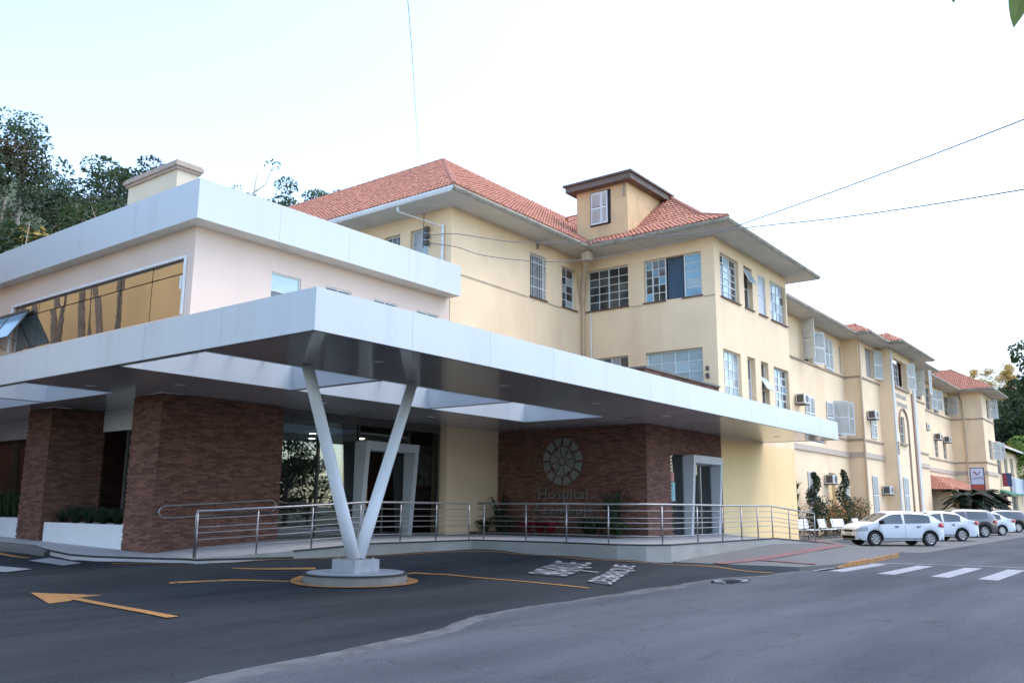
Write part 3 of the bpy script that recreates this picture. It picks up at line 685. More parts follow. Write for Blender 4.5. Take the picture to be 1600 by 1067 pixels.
for W, x0, z0, x1, z1 in ((WW, 51.5, 9.75, 53.0, 11.6), (WW, 54.4, 9.8, 54.85, 11.55), (WW, 51.3, 5.85, 52.5, 7.74), (WW, 53.0, 5.85, 54.3, 7.74), (WW, 47.6, 5.2, 50.9, 5.58), (WW, 54.0, 1.2, 54.5, 3.55), (WY1, 57.0, 5.95, 58.2, 7.7), (WY1, 56.5, 1.2, 57.6, 3.6),
      (WT, 60.8, 5.9, 62.3, 7.65), (WT, 60.7, 1.3, 61.9, 3.64), (WW, 77.4, 9.75, 79.2, 11.65), (WW, 80.2, 9.75, 82.0, 11.65), (WW, 84.6, 9.9, 86.6, 11.65), (WW, 75.6, 5.9, 76.8, 7.75), (WW, 79.4, 5.9, 80.7, 7.5), (WW, 82.7, 5.9, 84.0, 7.5), (WE, 89.4, 9.9, 91.0, 11.7), (WE, 88.8, 6.1, 90.6, 7.85), (WY1, 70, 9.8, 71.8, 11.7), (WW, 42.6, 9.7, 44.1, 11.6), (WW, 40, 9.7, 41.4, 11.6)):
    window(B, W, x0, x1, z0, z1, 2, 3, 'glassdark', panes=False, sill=False, deep=.12)
def closed_pair(W, x0, x1, z0, z1):
    m_ = (x0+x1)/2; yy = W.c-.05
    for a, b in ((x0, m_), (m_, x1)): shutter(B, (a+.01, yy), 0, b-a-.02, z0, z1)
closed_pair(WW, 51.5, 53.0, 9.75, 11.6); closed_pair(WW, 47.6, 49.1, 5.85, 7.72); closed_pair(WW, 47.4, 48.75, 1.0, 3.55)
closed_pair(WY1, 57.0, 58.2, 5.95, 7.7); closed_pair(WY1, 56.5, 57.6, 1.2, 3.6); closed_pair(WT, 60.7, 61.9, 1.3, 3.64)
closed_pair(WW, 54.0, 54.5, 1.2, 3.55)
shutter(B, (47.8, 15.95), R(-118), .85, 9.75, 11.95); shutter(B, (49.38, 15.95), R(-28), .9, 9.72, 11.62)
shutter(B, (51.3, 15.95), R(-4), .9, 5.9, 7.75); shutter(B, (52.5, 15.95), R(-70), .85, 5.9, 7.9); shutter(B, (53.6, 15.95), R(-62), .85, 5.9, 7.9)
shutter(B, (58.66, 15.05), R(-20), .9, 9.9, 11.8); shutter(B, (64.0, 14.25), R(-30), .7, 9.7, 11.55)
shutter(B, (69.4, 15.0), R(-95), .7, 9.9, 11.8); shutter(B, (69.4, 14.0), R(-20), .3, 10, 11.75)
shutter(B, (79.3, 15.95), R(-25), .75, 9.95, 11.6); shutter(B, (80.6, 15.95), R(-50), .7, 9.9, 11.6); shutter(B, (86.4, 15.95), R(-105), .8, 9.95, 11.65)
shutter(B, (91.0, 13.35), R(-60), .7, 9.95, 11.7); shutter(B, (90.6, 13.35), R(-60), .7, 6.1, 7.8); shutter(B, (92.6, 13.35), R(-80), .7, 6.3, 7.8)
# near-black box stands in for the shade of the room behind the open shutters
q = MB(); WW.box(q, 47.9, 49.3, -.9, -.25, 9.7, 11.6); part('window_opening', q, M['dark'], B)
q = MB(); WY1.box(q, 57.0, 58.6, -.6, -.2, 9.87, 11.7); WT.box(q, 60.45, 63.85, -.8, -.5, 9.62, 11.48); part('window_opening', q, M['glassfrost'], B)
window(B, WT, 61.9, 63.3, 9.65, 11.4, 2, 4, 'glassdark', panes=False, sill=False, deep=.42)
q = MB(); WW.box(q, 51.02, 52.18, -.5, -.2, .2, 3.55); part('doorway', q, M['yellow'], B)
# string bands of the wing
q = MB()
for W, a, b in ((WW, 38.45, 55.2), (WY1, 55.14, 59.6), (WT, 60.3, 64.0), (WY1, 66, 72.5), (WW, 72.5, 87), (WE, 86.94, 92.6)): W.box(q, a, b, 0, .07, 9.58, 9.68)
W1_.box(q, 15.04, 16, 0, .06, 9.58, 9.68); WF('x', 87).box(q, 13.34, 16, 0, .06, 9.58, 9.68)
split_boxes('string_course', q, M['band'], B)
q = MB()
for W, a, b in ((WW, 50.9, 55.2), (WY1, 55.15, 59.6), (WY1, 66, 72.5), (WW, 74, 87), (WE, 86.95, 92.6)): W.box(q, a, b, 0, .06, 5.68, 5.80)
W1_.box(q, 15.04, 16, 0, .05, 5.68, 5.8); WF('x', 87).box(q, 13.34, 16, 0, .05, 5.68, 5.8)
split_boxes('string_course', q, M['band'], B)
q = MB()
for W, a, b in ((WW, 38.45, 55.2), (WY1, 55.15, 59.6), (WY1, 66, 72.5), (WW, 74, 87), (WE, 86.95, 92.6)): W.box(q, a, b, 0, .045, 4.66, 4.98); W.box(q, a, b, .045, .09, 4.66, 4.72)
W1_.box(q, 15.05, 16, 0, .04, 4.66, 4.98); WF('x', 87).box(q, 13.35, 16, 0, .04, 4.66, 4.98)
split_boxes('base_moulding', q, mat('taupe_moulding', (.50, .41, .33), .8, .06, 2), B)
# central bay: arch moulding, pilaster strips, number sign
q = MB(); yy = 14.24
arc = [(61.9-1.15, 6.6)]+[(61.9-1.15*math.cos(R(t)), 7.1+1.1*math.sin(R(t))) for t in range(0, 181, 12)]+[(61.9+1.15, 1.0)]
q.tube([(a, yy, z) for a, z in arc], .06, 5); part('arch_moulding', q, M['band'], B)
q = MB(); WT.box(q, 60.7, 62.4, 0, .14, 5.72, 5.88); WT.box(q, 60.3, 64, 0, .12, 9.45, 9.58); split_boxes('sill', q, M['band'], B)
q = MB(); WT.box(q, 59.6, 60.1, 0, .08, 0, 12.0); WT.box(q, 65.2, 65.9, 0, .08, 0, 12.0); split_boxes('pilaster', q, M['soffitold'], B)
q = MB(); WT.box(q, 64.65, 64.9, 0, .1, 0, 9.5); part('downpipe', q, mat('brown_pipe', (.34, .22, .17), .7), B)
q = MB()
for i in range(4): WT.box(q, 59.72, 60.0, .08, .11, 5.72-i*.21, 5.86-i*.21)
split_boxes('number_plate', q, M['acdark'], B)
q = MB(); rn = random.Random(8)
for r_, z in enumerate((8.85, 8.3)):
    x = 60.5+.1*r_
    while x < 63.3-.1*r_: q.box(x, x+.2, 14.29, 14.30-.02, z, z+.3); q.box(x+.05, x+.15, 14.27, 14.276, z+.1, z+.2); x += .28
part('worn_lettering', q, mat('faded_letters', (.52, .46, .38), .8), B, kind='stuff')
# eave boards
def slab(x0, x1, y0, y1, z0=12.03, z1=12.12): q.box(x0, x1, y0, y1, z0, z1)
q = MB()
slab(29.35, 39.65, 12.35, 13.5); slab(29.35, 30.6, 13.5, 18.45); slab(20.85, 30.6, 18.45, 19.6); slab(20.85, 22.05, 19.6, 60); slab(38.45, 39.65, 13.5, 14.8)
slab(38.45, 54.1, 14.8, 16.0); slab(54.1, 55.2, 13.95, 16.0); slab(55.2, 58.4, 13.95, 15.1); slab(58.4, 59.6, 13.1, 15.1); slab(59.6, 67.1, 13.1, 14.3); slab(65.9, 67.1, 14.3, 15.1); slab(67.1, 72.9, 13.95, 15.1); slab(72.5, 85.8, 14.8, 16); slab(85.8, 87, 12.2, 16); slab(87, 93.8, 12.2, 13.4)
split_boxes('eave_board', q, M['soffitold'], B)
G_ = lambda L: [(a, b, 12.14) for a, b in L]
eave(B, G_([(20.85, 60), (20.85, 18.52)]), 0, gut='gutterwhite')
eave(B, G_([(20.85, 18.47), (29.35, 18.47), (29.35, 12.35), (39.65, 12.35), (39.65, 14.8), (54.1, 14.8), (54.1, 13.95), (58.4, 13.95), (58.4, 13.1), (67.1, 13.1), (67.1, 13.95), (72.9, 13.95), (72.9, 14.8), (85.8, 14.8), (85.8, 12.2), (93.8, 12.2)]), 0)
# roofs
T = .73; z0 = 12.2
ax, ay = 26.73, 24.35; zA = z0+T*(ay-18.47)
tiled_plane(B, [(20.85, 18.47, z0), (20.85, 60, z0), (ax, 60, zA), (ax, ay, zA)], (0, 1, 0), (1, 0, 0), T)
tiled_plane(B, [(20.85, 18.47, z0), (31.0, 18.47, z0), (37, 22.4, z0+T*3.93), (37, ay, zA), (ax, ay, zA)], (1, 0, 0), (0, 1, 0), T, skip=.05)
q = MB(); q.face([(ax, ay, zA), (ax, 60, zA), (32.6, 60, z0), (32.6, 30.2, z0)]); q.face([(ax, ay, zA), (92, ay, zA), (92, 30.2, z0), (32.6, 30.2, z0)]); q.face([(20.85, 60, z0), (ax, 60, zA), (32.6, 60, z0)]); part('rear_roof', q, M['deck'], B)
ridge(B, (ax, ay, zA+.03), (ax, 60, zA+.03)); ridge(B, (ax, ay, zA+.03), (38, ay, zA+.03)); ridge(B, (20.9, 18.52, z0+.08), (ax, ay, zA+.05), .1)
# block roof with a flatter foot
zb1 = z0+.5*1.9; px_, py_ = 29.35, 12.35; ap = (34.5, 17.5); zb2 = zb1+.78*(5.15-1.9)
tiled_plane(B, [(px_, 12.35, z0), (px_, 18.9, z0), (31.25, 18.9, zb1), (31.25, 14.25, zb1)], (0, 1, 0), (1, 0, 0), .5, 300)
tiled_plane(B, [(31.25, 14.25, zb1), (31.25, 20.2, zb1), (34.5, 23.0, zb2), (34.5, 17.5, zb2)], (0, 1, 0), (1, 0, 0), .78)
tiled_plane(B, [(px_, 12.35, z0), (39.65, 12.35, z0), (37.75, 14.25, zb1), (31.25, 14.25, zb1)], (1, 0, 0), (0, 1, 0), .5, skip=.4)
tiled_plane(B, [(31.25, 14.25, zb1), (37.75, 14.25, zb1), (34.5, 17.5, zb2)], (1, 0, 0), (0, 1, 0), .78)
q = MB(); q.face([(39.65, 12.35, z0), (39.65, 20, z0), (34.5, 23, zb2), (34.5, 17.5, zb2)]); part('rear_roof', q, M['deck'], B)
ridge(B, (29.4, 12.4, z0+.06), (31.25, 14.25, zb1+.06)); ridge(B, (31.25, 14.25, zb1+.06), (34.5, 17.5, zb2+.05)); ridge(B, (34.5, 17.5, zb2+.03), (34.5, 23, zb2+.03))
# wing roof, bays
TW = .60; zW = z0+TW*6
tiled_plane(B, [(39.65, 14.8, z0), (86, 14.8, z0), (86, 20.8, zW), (39.65, 20.8, zW)], (1, 0, 0), (0, 1, 0), TW, skip=.4)
tiled_plane(B, [(54.1, 13.95, z0), (54.1, 15.6, z0), (55.4, 16.6, z0+TW*1.3), (55.4, 15.25, z0+TW*1.3)], (0, 1, 0), (1, 0, 0), TW)
tiled_plane(B, [(58.4, 13.1, z0), (58.4, 14.8, z0), (59.7, 15.8, z0+TW*1.3), (59.7, 14.4, z0+TW*1.3)], (0, 1, 0), (1, 0, 0), TW)
tiled_plane(B, [(54.1, 13.95, z0), (58.4, 13.95, z0), (58.4, 15.25, z0+TW*1.3), (55.4, 15.25, z0+TW*1.3)], (1, 0, 0), (0, 1, 0), TW, skip=.4)
tiled_plane(B, [(58.4, 13.1, z0), (67.1, 13.1, z0), (65.8, 14.4, z0+TW*1.3), (59.7, 14.4, z0+TW*1.3)], (1, 0, 0), (0, 1, 0), TW, skip=.4)
zE = z0+TW*4
tiled_plane(B, [(85.8, 12.2, z0), (85.8, 24, z0), (89.8, 24, zE), (89.8, 16.2, zE)], (0, 1, 0), (1, 0, 0), TW)
tiled_plane(B, [(85.8, 12.2, z0), (93.8, 12.2, z0), (89.8, 16.2, zE)], (1, 0, 0), (0, 1, 0), TW, skip=.4)
q = MB(); q.face([(93.8, 12.2, z0), (93.8, 24, z0), (89.8, 24, zE), (89.8, 16.2, zE)]); q.face([(39.65, 20.8, zW), (86, 20.8, zW), (86, 27, z0), (39.65, 27, z0)]); part('rear_roof', q, M['deck'], B)
ridge(B, (85.9, 12.3, z0+.05), (89.8, 16.2, zE+.05)); ridge(B, (89.8, 16.2, zE), (89.8, 24, zE))
# dormer
q = MB(); q.box(30.6, 33.6, 17.3, 19.85, 12.6, 15.12); dm = part('dormer', q, mat('dormer_render', (.72, .50, .27), .85, .06, 1.5, stain=((.35, .30, .18), .9, .5)), B)
q = MB(); q.box(30.22, 34.0, 16.95, 20.2, 15.12, 15.38); q.box(30.12, 34.1, 16.85, 20.3, 15.38, 15.46); part('dormer_roof', q, mat('dormer_roof_paint', (.17, .13, .11), .8, .2, 2), dm)
q = MB(); q.box(30.5, 30.6, 17.2, 20, 12.78, 12.86); part('flashing', q, M['gutter'], dm)
q = MB(); q.box(30.56, 30.6, 18.13, 19.13, 13.45, 14.98); part('shutter_recess', q, M['dark'], dm)
shutter(dm, (30.54, 19.08), R(-90), .52, 13.5, 14.94); shutter(dm, (30.54, 18.55), R(-90), .30, 13.5, 14.94)
q = MB(); q.tube([(30.55, 17.45, 14.5), (30.55, 17.45, 15.1)], .035, 6); part('bracket', q, M['gutter'], dm)
q = MB(); q.box(32.2, 32.6, 17.1, 17.5, 15.46, 15.66); part('roof_cap', q, M['gutter'], dm)
# downpipes, hopper, insulators, brackets
q = MB(); q.tube([(29.45, 18.6, 12.05), (29.6, 18.75, 11.7), (30.2, 19.3, 10.9), (30.42, 19.45, 9.9), (30.42, 19.45, 4)], [.12, .14, .12, .06, .06], 8); q.box(29.3, 29.62, 18.45, 18.8, 11.6, 11.95); part('downpipe', q, M['pipe'], B, 'beige corner downpipe with hopper')
q = MB(); q.tube([(30.53, 19.15, 9.6), (30.5, 19.12, 8), (30.5, 19.08, 7.2), (30.53, 19.15, 4)], .03, 6); part('cable_conduit', q, M['pipewhite'], B)
q = MB(); q.tube([(20.95, 21.2, 12.08), (20.95, 21.2, 11.85)], [.06, .05], 8); q.tube([(20.95, 21.2, 11.85), (21.95, 19.98, 11.35)], .02, 6); q.tube([(21.97, 19.95, 11.4), (21.97, 19.95, 6)], .052, 8); part('downpipe', q, M['pipewhite'], B, 'white downpipe')
q = MB()
for i in range(3): q.box(21.85, 22.0, 20.62, 20.78, 10.75+i*.26, 10.93+i*.26)
q.tube([(21.93, 20.85, 10.7), (21.93, 20.85, 12.0)], .015, 5); part('insulator_rack', q, M['acdark'], B)
q = MB(); q.box(30.52, 30.6, 13.88, 13.98, 6.72, 6.88); q.box(30.52, 30.6, 13.87, 13.99, 6.42, 6.60); part('wall_light', q, M['acdark'], B)
q = MB(); q.tube([(55.1, 14.95, 12.0), (55.12, 15.0, 9), (55.12, 15.02, 0)], .07, 8); part('downpipe', q, M['pipe'], B, 'pale downpipe on the first bay')
q = MB(); q.tube([(86.9, 15.2, 12.0), (86.9, 14.95, 11.3), (86.88, 14.9, 0)], .07, 8); part('downpipe', q, M['pipe'], B)
q = MB(); q.box(27.2, 27.26, 19.5, 19.6, 11.72, 11.95); part('bracket', q, M['gutter'], B)
# outdoor air conditioners: fixed to the wall but separate things
def ac_unit(x, y, z, label, first=[None]):
    if first[0] is None:
        t = thing('air_conditioner', label, 'air conditioner', (0, 0, 0), 'air conditioners on the hospital wall'); ORG[t.name] = Vector((0, 0, 0))
        q = MB(); q.box(-.38, .38, -.52, -.06, 0, .52); part('casing', q, M['ac'], t)
        q = MB(); q.box(-.385, -.38, -.48, -.12, .06, .46)
        for i in range(8): q.box(-.395, -.385, -.48, -.12, .07+i*.05, .09+i*.05)
        part('side_grille', q, M['acdark'], t)
        q = MB(); q.tube([(.06, -.53, .26), (.06, -.518, .26)], .2, 20); f_ = part('fan_grille', q, M['acdark'], t)
        q = MB()
        for i in range(3): q.box(-.12+i*.17, -.10+i*.17, -.545, -.532, .08, .44)
        part('grille_bars', q, M['ac'], f_)
        q = MB(); q.box(-.35, -.31, -.55, 0, -.06, 0); q.box(.31, .35, -.55, 0, -.06, 0); split_boxes('bracket', q, M['acdark'], t)
        t.location = (x, y, z); first[0] = t; return t
    return copy_tree(first[0], (x, y, z), 0, label)
ac_unit(46.4, 16, 7.1, 'air conditioner left of the first closed shutters, just above the canopy')
ac_unit(50.5, 16, 2.95, 'air conditioner at ground floor between the two cypresses')
ac_unit(56.7, 15.1, 7.1, 'air conditioner overlapping the shutters of the first projecting bay')
ac_unit(58.9, 15.1, 2.5, 'small air conditioner beside ground floor shutters next to the central bay')
ac_unit(75.2, 16, 7.85, 'air conditioner alone on the wall just right of the central bay')
ac_unit(79.7, 16, 7.35, 'middle air conditioner of the three on the far wing wall')
ac_unit(83.3, 16, 7.35, 'air conditioner nearest the end bay on the far wing wall')

# ================================================================ MODERN WING
Mo = thing('modern_wing', 'two-storey beige modern wing with white fascia and mirrored window band', 'building', (12.1, 19.6, 0))
WM, WN = WF('x', 12.1), WF('y', 19.6)
band = (19.25+.0, 29.9, 6.3, 7.83)
hM = [(19.95, 29.9, 6.3, 7.83), (32, 44, 6.3, 7.83)]
wall('wall', WM, 19.6, 52, 4.2, 8.95, hM, M['beige'], Mo)
hN = [(14.53, 15.56, 6.9, 7.94), (16.47, 17.49, 7.25, 7.94), (18.43, 19.49, 7.25, 7.94), (20.39, 21.47, 7.25, 7.94)]
wall('wall', WN, 12.1, 22.02, 4.2, 8.95, hN, M['beige'], Mo)
def fascia_panels(parent, W, u0, u1, d, z0, z1, n, mt='white', name='fascia_panel'):
    for i in range(n):
        a, b = u0+(u1-u0)*i/n, u0+(u1-u0)*(i+1)/n; q = MB(); W.box(q, a+.003, b-.003, d-.04, d, z0, z1); part(name, q, M[mt], parent)
fascia_panels(Mo, WF('x', 11.72), 19.0, 52, 0, 8.62, 9.68, 11); fascia_panels(Mo, WF('y', 19.0), 11.72, 21.9, 0, 8.622, 9.682, 4)
q = MB(); q.box(11.76, 21.86, 19.04, 19.6, 8.63, 8.72); q.box(11.76, 12.1, 19.6, 52, 8.63, 8.72); q.box(21.86, 21.9, 19.04, 24, 8.62, 9.68); part('roof_soffit', q, M['soffitold'], Mo)
q = MB(); q.box(11.76, 21.86, 19.04, 52, 9.5, 9.62); part('roof', q, M['concrete'], Mo)
q = MB()
for i in range(1): q.box(12.04, 12.09, 19.9, 29.95, 7.81, 7.87); q.box(12.04, 12.09, 19.9, 19.97, 6.3, 7.81); q.box(12.04, 12.09, 29.88, 29.95, 6.3, 7.81)
part('window_frame', q, M['whitepaint'], Mo)
us = [19.97+i*1.65 for i in range(7)]; rn = random.Random(4)
for i in range(6):
    for (a, b) in ((6.3, 7.42), (7.45, 7.8)):
        q = MB(); t = rn.uniform(-.004, .004); q.obox([(12.16+t, us[i]+.012, a), (12.17+t, us[i]+.012, a), (12.17-t, us[i+1]-.012, a), (12.16-t, us[i+1]-.012, a)], [(12.16+t, us[i]+.012, b), (12.17+t, us[i]+.012, b), (12.17-t, us[i+1]-.012, b), (12.16-t, us[i+1]-.012, b)]); part('mirror_pane', q, M['mirror'], Mo)
for y0 in (32, 34, 36, 38, 40, 42): q = MB(); q.box(12.16, 12.17, y0+.01, y0+1.99, 6.3, 7.8); part('mirror_pane', q, M['mirror'], Mo)
q = MB(); q.box(12.2, 12.24, 19.9, 44, 6.2, 7.9); part('window_backing', q, M['dark'], Mo)
q = MB(); q.box(12.07, 12.1, 20.05, 20.14, 7.0, 7.35); part('sensor', q, M['whitepaint'], Mo)
# opened top-hung sashes at the far end of the band
for y0, y1 in ((28.7, 29.9), (30.0, 31.2)):
    q = MB(); q.obox([(12.05, y0, 7.5), (12.05, y1, 7.5), (11.55, y1, 6.62), (11.55, y0, 6.62)], [(12.02, y0, 7.52), (12.02, y1, 7.52), (11.52, y1, 6.64), (11.52, y0, 6.64)])
    o = part('open_sash', q, M['glassblue'], Mo, 'tilted open window sash')
    q = MB(); q.tube([(12.04, y0, 7.51), (12.04, y1, 7.51), (11.53, y1, 6.63), (11.53, y0, 6.63), (12.04, y0, 7.51)], .03, 4); q.tube([(11.53, y0, 6.63), (12.05, y0, 6.4)], .015, 4); q.box(12.0, 12.1, y0, y1, 7.52, 7.6); part('sash_frame', q, M['acdark'], o)
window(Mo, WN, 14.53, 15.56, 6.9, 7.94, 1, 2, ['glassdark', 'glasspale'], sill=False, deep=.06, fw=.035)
for a, b in ((16.47, 17.49), (18.43, 19.49), (20.39, 21.47)): window(Mo, WN, a, b, 7.25, 7.94, 2, 1, 'glassdark', sill=False, deep=.05, fw=.04)
# cream stair tower on the roof
q = MB(); q.box(15.2, 15.98, 26.05, 29.2, 9.6, 12.75); tw = part('roof_tower', q, mat('tower_render', (.70, .60, .45), .85, .05, 1), Mo)
q = MB(); q.box(15.12, 16.06, 25.97, 29.28, 12.75, 12.85); q.box(15.06, 16.12, 25.91, 29.34, 12.85, 12.98); q.box(15.1, 16.08, 25.95, 29.3, 12.98, 13.05); part('cornice', q, mat('tower_cornice', (.42, .33, .27), .8), tw)
q = MB(); q.box(15.19, 15.2, 26.8, 29.0, 11.2, 11.95); part('tower_window', q, M['glassdark'], tw)

# ground floor: brick piers, glass, rooms
P2 = thing('brick_pier', 'large dark brick corner pier with steel handrail beside the ramp', 'pier', (11.52, 19.55, 0), 'brick piers under the canopy')
q = MB(); q.box(11.54, 15.2, 19.57, 20.85, .1, 4.19); part('pier_core', q, M['mortar'], P2)
brick_faces(P2, [(WF('x', 11.535), 19.555, 20.86, .35, 4.18, []), (WF('y', 19.565), 11.53, 15.2, .35, 4.18, [])])
P1 = thing('brick_pier', 'slimmer brick pier standing left between two white planters', 'pier', (11.52, 25.2, 0), 'brick piers under the canopy')
q = MB(); q.box(11.54, 13.6, 25.22, 26.6, .1, 4.19); part('pier_core', q, M['mortar'], P1)
brick_faces(P1, [(WF('x', 11.535), 25.2, 26.62, .4, 4.18, []), (WF('y', 25.215), 11.53, 13.6, .4, 4.18, [])])
# annex of dark brick round the second door
An = thing('brick_annex', 'dark brick entrance annex with emblem wall and parapet above the canopy', 'building', (24.8, 13.5, 0))
q = MB(); q.box(24.83, 26.5, 13.53, 19.55, 0, 6.0); q.box(26.5, 30.58, 13.53, 13.9, 3.35, 6.0); q.box(26.5, 30.58, 15.9, 19.5, 0, 6.0); q.box(30.2, 30.58, 13.53, 15.9, .3, 6); part('annex_core', q, M['mortar'], An)
brick_faces(An, [(WF('x', 24.825), 13.52, 19.56, .6, 6.0, []), (WF('y', 13.525), 24.82, 30.58, .6, 6.0, [(26.53, 30.3, .6, 3.3)])])
q = MB(); q.box(24.76, 30.6, 13.44, 13.62, 6.0, 6.07); q.box(24.76, 24.94, 13.62, 19.6, 6.0, 6.07); part('coping', q, M['acdark'], An)
# recess behind the annex glass
q = MB(); q.box(26.5, 30.2, 14.0, 15.9, .56, .6); q.box(26.5, 30.2, 14.0, 15.9, 3.3, 3.34); part('lobby_floor', q, M['interior'], An)
q = MB(); q.box(26.55, 30.28, 13.62, 13.635, .62, 3.3); part('door_glass', q, M['entryglass'], An)
q = MB(); q.box(26.55, 26.85, 13.58, 13.6, 2.4, 2.7); part('poster', q, mat('poster_pink', (.55, .22, .2), .6), An)
q = MB(); q.box(26.55, 26.9, 13.58, 13.6, 1.75, 2.38); part('poster', q, mat('poster_teal', (.25, .5, .5), .6), An)
q = MB(); q.box(28.3, 28.75, 13.7, 13.72, 2.3, 2.72); q.box(28.9, 29.3, 13.7, 13.72, 2.2, 2.75); part('poster', q, mat('poster_red', (.6, .2, .16), .6), An)
q = MB(); q.box(28.3, 29.4, 14.4, 14.8, .6, 1.7); part('counter', q, M['interiorlight'], An)
def portal(parent, x0, x1, y, zb, zt, do, di, mt):
    """door surround whose front leans out towards the top"""
    q = MB(); fw = .17
    def leg(a, b):
        q.obox([(a, y, zb), (b, y, zb), (b, y-di, zb), (a, y-di, zb)], [(a, y, zt), (b, y, zt), (b, y-do, zt), (a, y-do, zt)])
    leg(x0, x0+fw); leg(x1-fw, x1)
    q.obox([(x0+fw, y, zt-.26), (x1-fw, y, zt-.26), (x1-fw, y-do+.01, zt-.26), (x0+fw, y-do+.01, zt-.26)], [(x0+fw, y, zt), (x1-fw, y, zt), (x1-fw, y-do, zt), (x0+fw, y-do, zt)])
    return part('door_surround', q, mt, parent)
portal(An, 27.62, 30.02, 13.63, .6, 3.33, .44, .26, M['portal'])
q = MB(); q.box(28.85, 28.9, 13.56, 13.64, .62, 3.05); q.box(27.8, 29.85, 13.56, 13.64, 3.02, 3.08); part('door_frame', q, M['steel'], An)
# emblem and name on the brick wall
def emblem_pieces(parent):
    cx, cz, rad, x = 16.72, 3.06, .80, 24.77
    rings = [(0.0, .12, 1), (.16, .50, 8), (.54, .80, 12)]
    for k, (r0, r1, n) in enumerate(rings):
        for i in range(n):
            a0, a1 = 2*math.pi*i/n+(.0 if k != 1 else .2)+.05*(n > 1), 2*math.pi*(i+1)/n+(.0 if k != 1 else .2)-.05*(n > 1)
            p = []; st = 4
            if n == 1: p = [(r1*math.cos(2*math.pi*t/12), r1*math.sin(2*math.pi*t/12)) for t in range(12)]
            else:
                inset = .035/r1
                for t in range(st+1): a = a0+(a1-a0)*t/st; bulge = 1-(.16 if (i+k) % 2 else -.0)*math.sin(math.pi*t/st)*(k == 1); p.append((r1*bulge*math.cos(a), r1*bulge*math.sin(a)))
                sh = .25*(1 if i % 2 else -1)*(k > 0)
                for t in range(st+1): a = a1+(a0-a1)*t/st; c = (a0+a1)/2+(a-(a0+a1)/2)*(.75 if i % 2 else .98); p.append((r0*math.cos(c), r0*math.sin(c)))
            q = MB(); q.obox([(x+.02, cx-u, cz+v) for u, v in p], [(x-.02, cx-u, cz+v) for u, v in p]); part('emblem_piece', q, M['emblem'], parent)
emb = thing('wall_emblem', 'round metal emblem of separate curved pieces on the dark brick wall', 'sign', (24.8, 16.72, 3.06))
emblem_pieces(emb)
sg = thing('hospital_sign', 'grey metal letters reading Hospital Azambuja on the dark brick wall', 'sign', (24.8, 16.7, 1.8))
def serif_text(s, y0, zb, width, h):
    me = text_mesh(s, 1, 'lettering', .02); xs_ = [v.co.x for v in me.vertices]; a, b = min(xs_), max(xs_); L = org(sg)
    for v in me.vertices: v.co = Vector((24.775-v.co.z*.8, y0-(v.co.x-a)/(b-a)*width, zb+v.co.y/.7*h))-L
    me.materials.append(M['lettermetal']); link('lettering', me, (0, 0, 0), sg)
serif_text('Hospital', 17.74, 1.8, 2.02, .37); serif_text('Azambuja', 17.98, 1.29, 2.48, .33)
q = MB()
for y0, zb, wd, h, ks in ((17.74, 1.8, 2.02, .37, (.0, .13, .94)), (17.98, 1.29, 2.48, .33, (0, .15))):
    for k in ks: q.box(24.755, 24.775, y0-k*wd-.11, y0-k*wd+.02, zb-.012, zb+.018); 
    q.box(24.755, 24.775, y0-.10, y0+.02, zb+h-.02, zb+h+.012)
part('serifs', q, M['lettermetal'], sg)

# entrance hall of the modern wing
Ha = thing('entrance_hall', 'glass fronted entrance hall with lit ceiling lamps behind the column', 'entrance', (15.2, 19.9, .6))
q = MB(); q.box(15.25, 18.35, 19.93, 19.945, .62, 3.95); part('glass_panel', q, M['entryglass'], Ha)
q = MB(); q.box(20.55, 21.95, 19.93, 19.945, .62, 3.95); part('glass_panel', q, M['entryglass'], Ha)
q = MB(); q.box(18.45, 20.4, 19.93, 19.945, .62, 3.4); part('sliding_door', q, M['entryglass'], Ha)
q = MB()
for x in (15.22, 16.75, 18.3, 20.5, 21.95): q.box(x, x+.05, 19.88, 19.98, .6, 4.0)
q.box(15.22, 22.0, 19.87, 19.99, 3.95, 4.2); q.box(19.4, 19.44, 19.9, 19.98, .6, 3.4); split_boxes('mullion', q, M['acdark'], Ha)
portal(Ha, 18.2, 20.5, 19.92, .6, 3.45, .52, .28, M['portal'])
q = MB(); q.box(15.2, 22.0, 20.1, 27, .56, .598); part('hall_floor', q, M['interior'], Ha)
q = MB(); q.box(15.2, 22.0, 19.99, 27, 3.7, 3.75); part('hall_ceiling', q, M['interiorlight'], Ha)
q = MB(); q.box(15.2, 22.0, 27, 27.1, .6, 3.7); q.box(21.95, 22.05, 20, 27, .6, 3.7); part('hall_wall', q, M['interior'], Ha)
q = MB(); q.box(16.2, 19.2, 24.3, 24.9, .6, 1.7); part('reception_desk', q, M['brick'], Ha)
q = MB(); q.box(17.3, 19.5, 26.85, 26.98, 1.4, 3.3); part('back_panel', q, M['interiorlight'], Ha)
for x, y in ((15.9, 20.9), (17.6, 21.2), (16.3, 22.6), (18.9, 22.8), (16.0, 24.6), (19.8, 21.4), (17.8, 25.2)):
    q = MB(); q.disc((x, y), .10, 3.685, 3.7, 14); part('ceiling_lamp', q, M['lamp'], Ha)
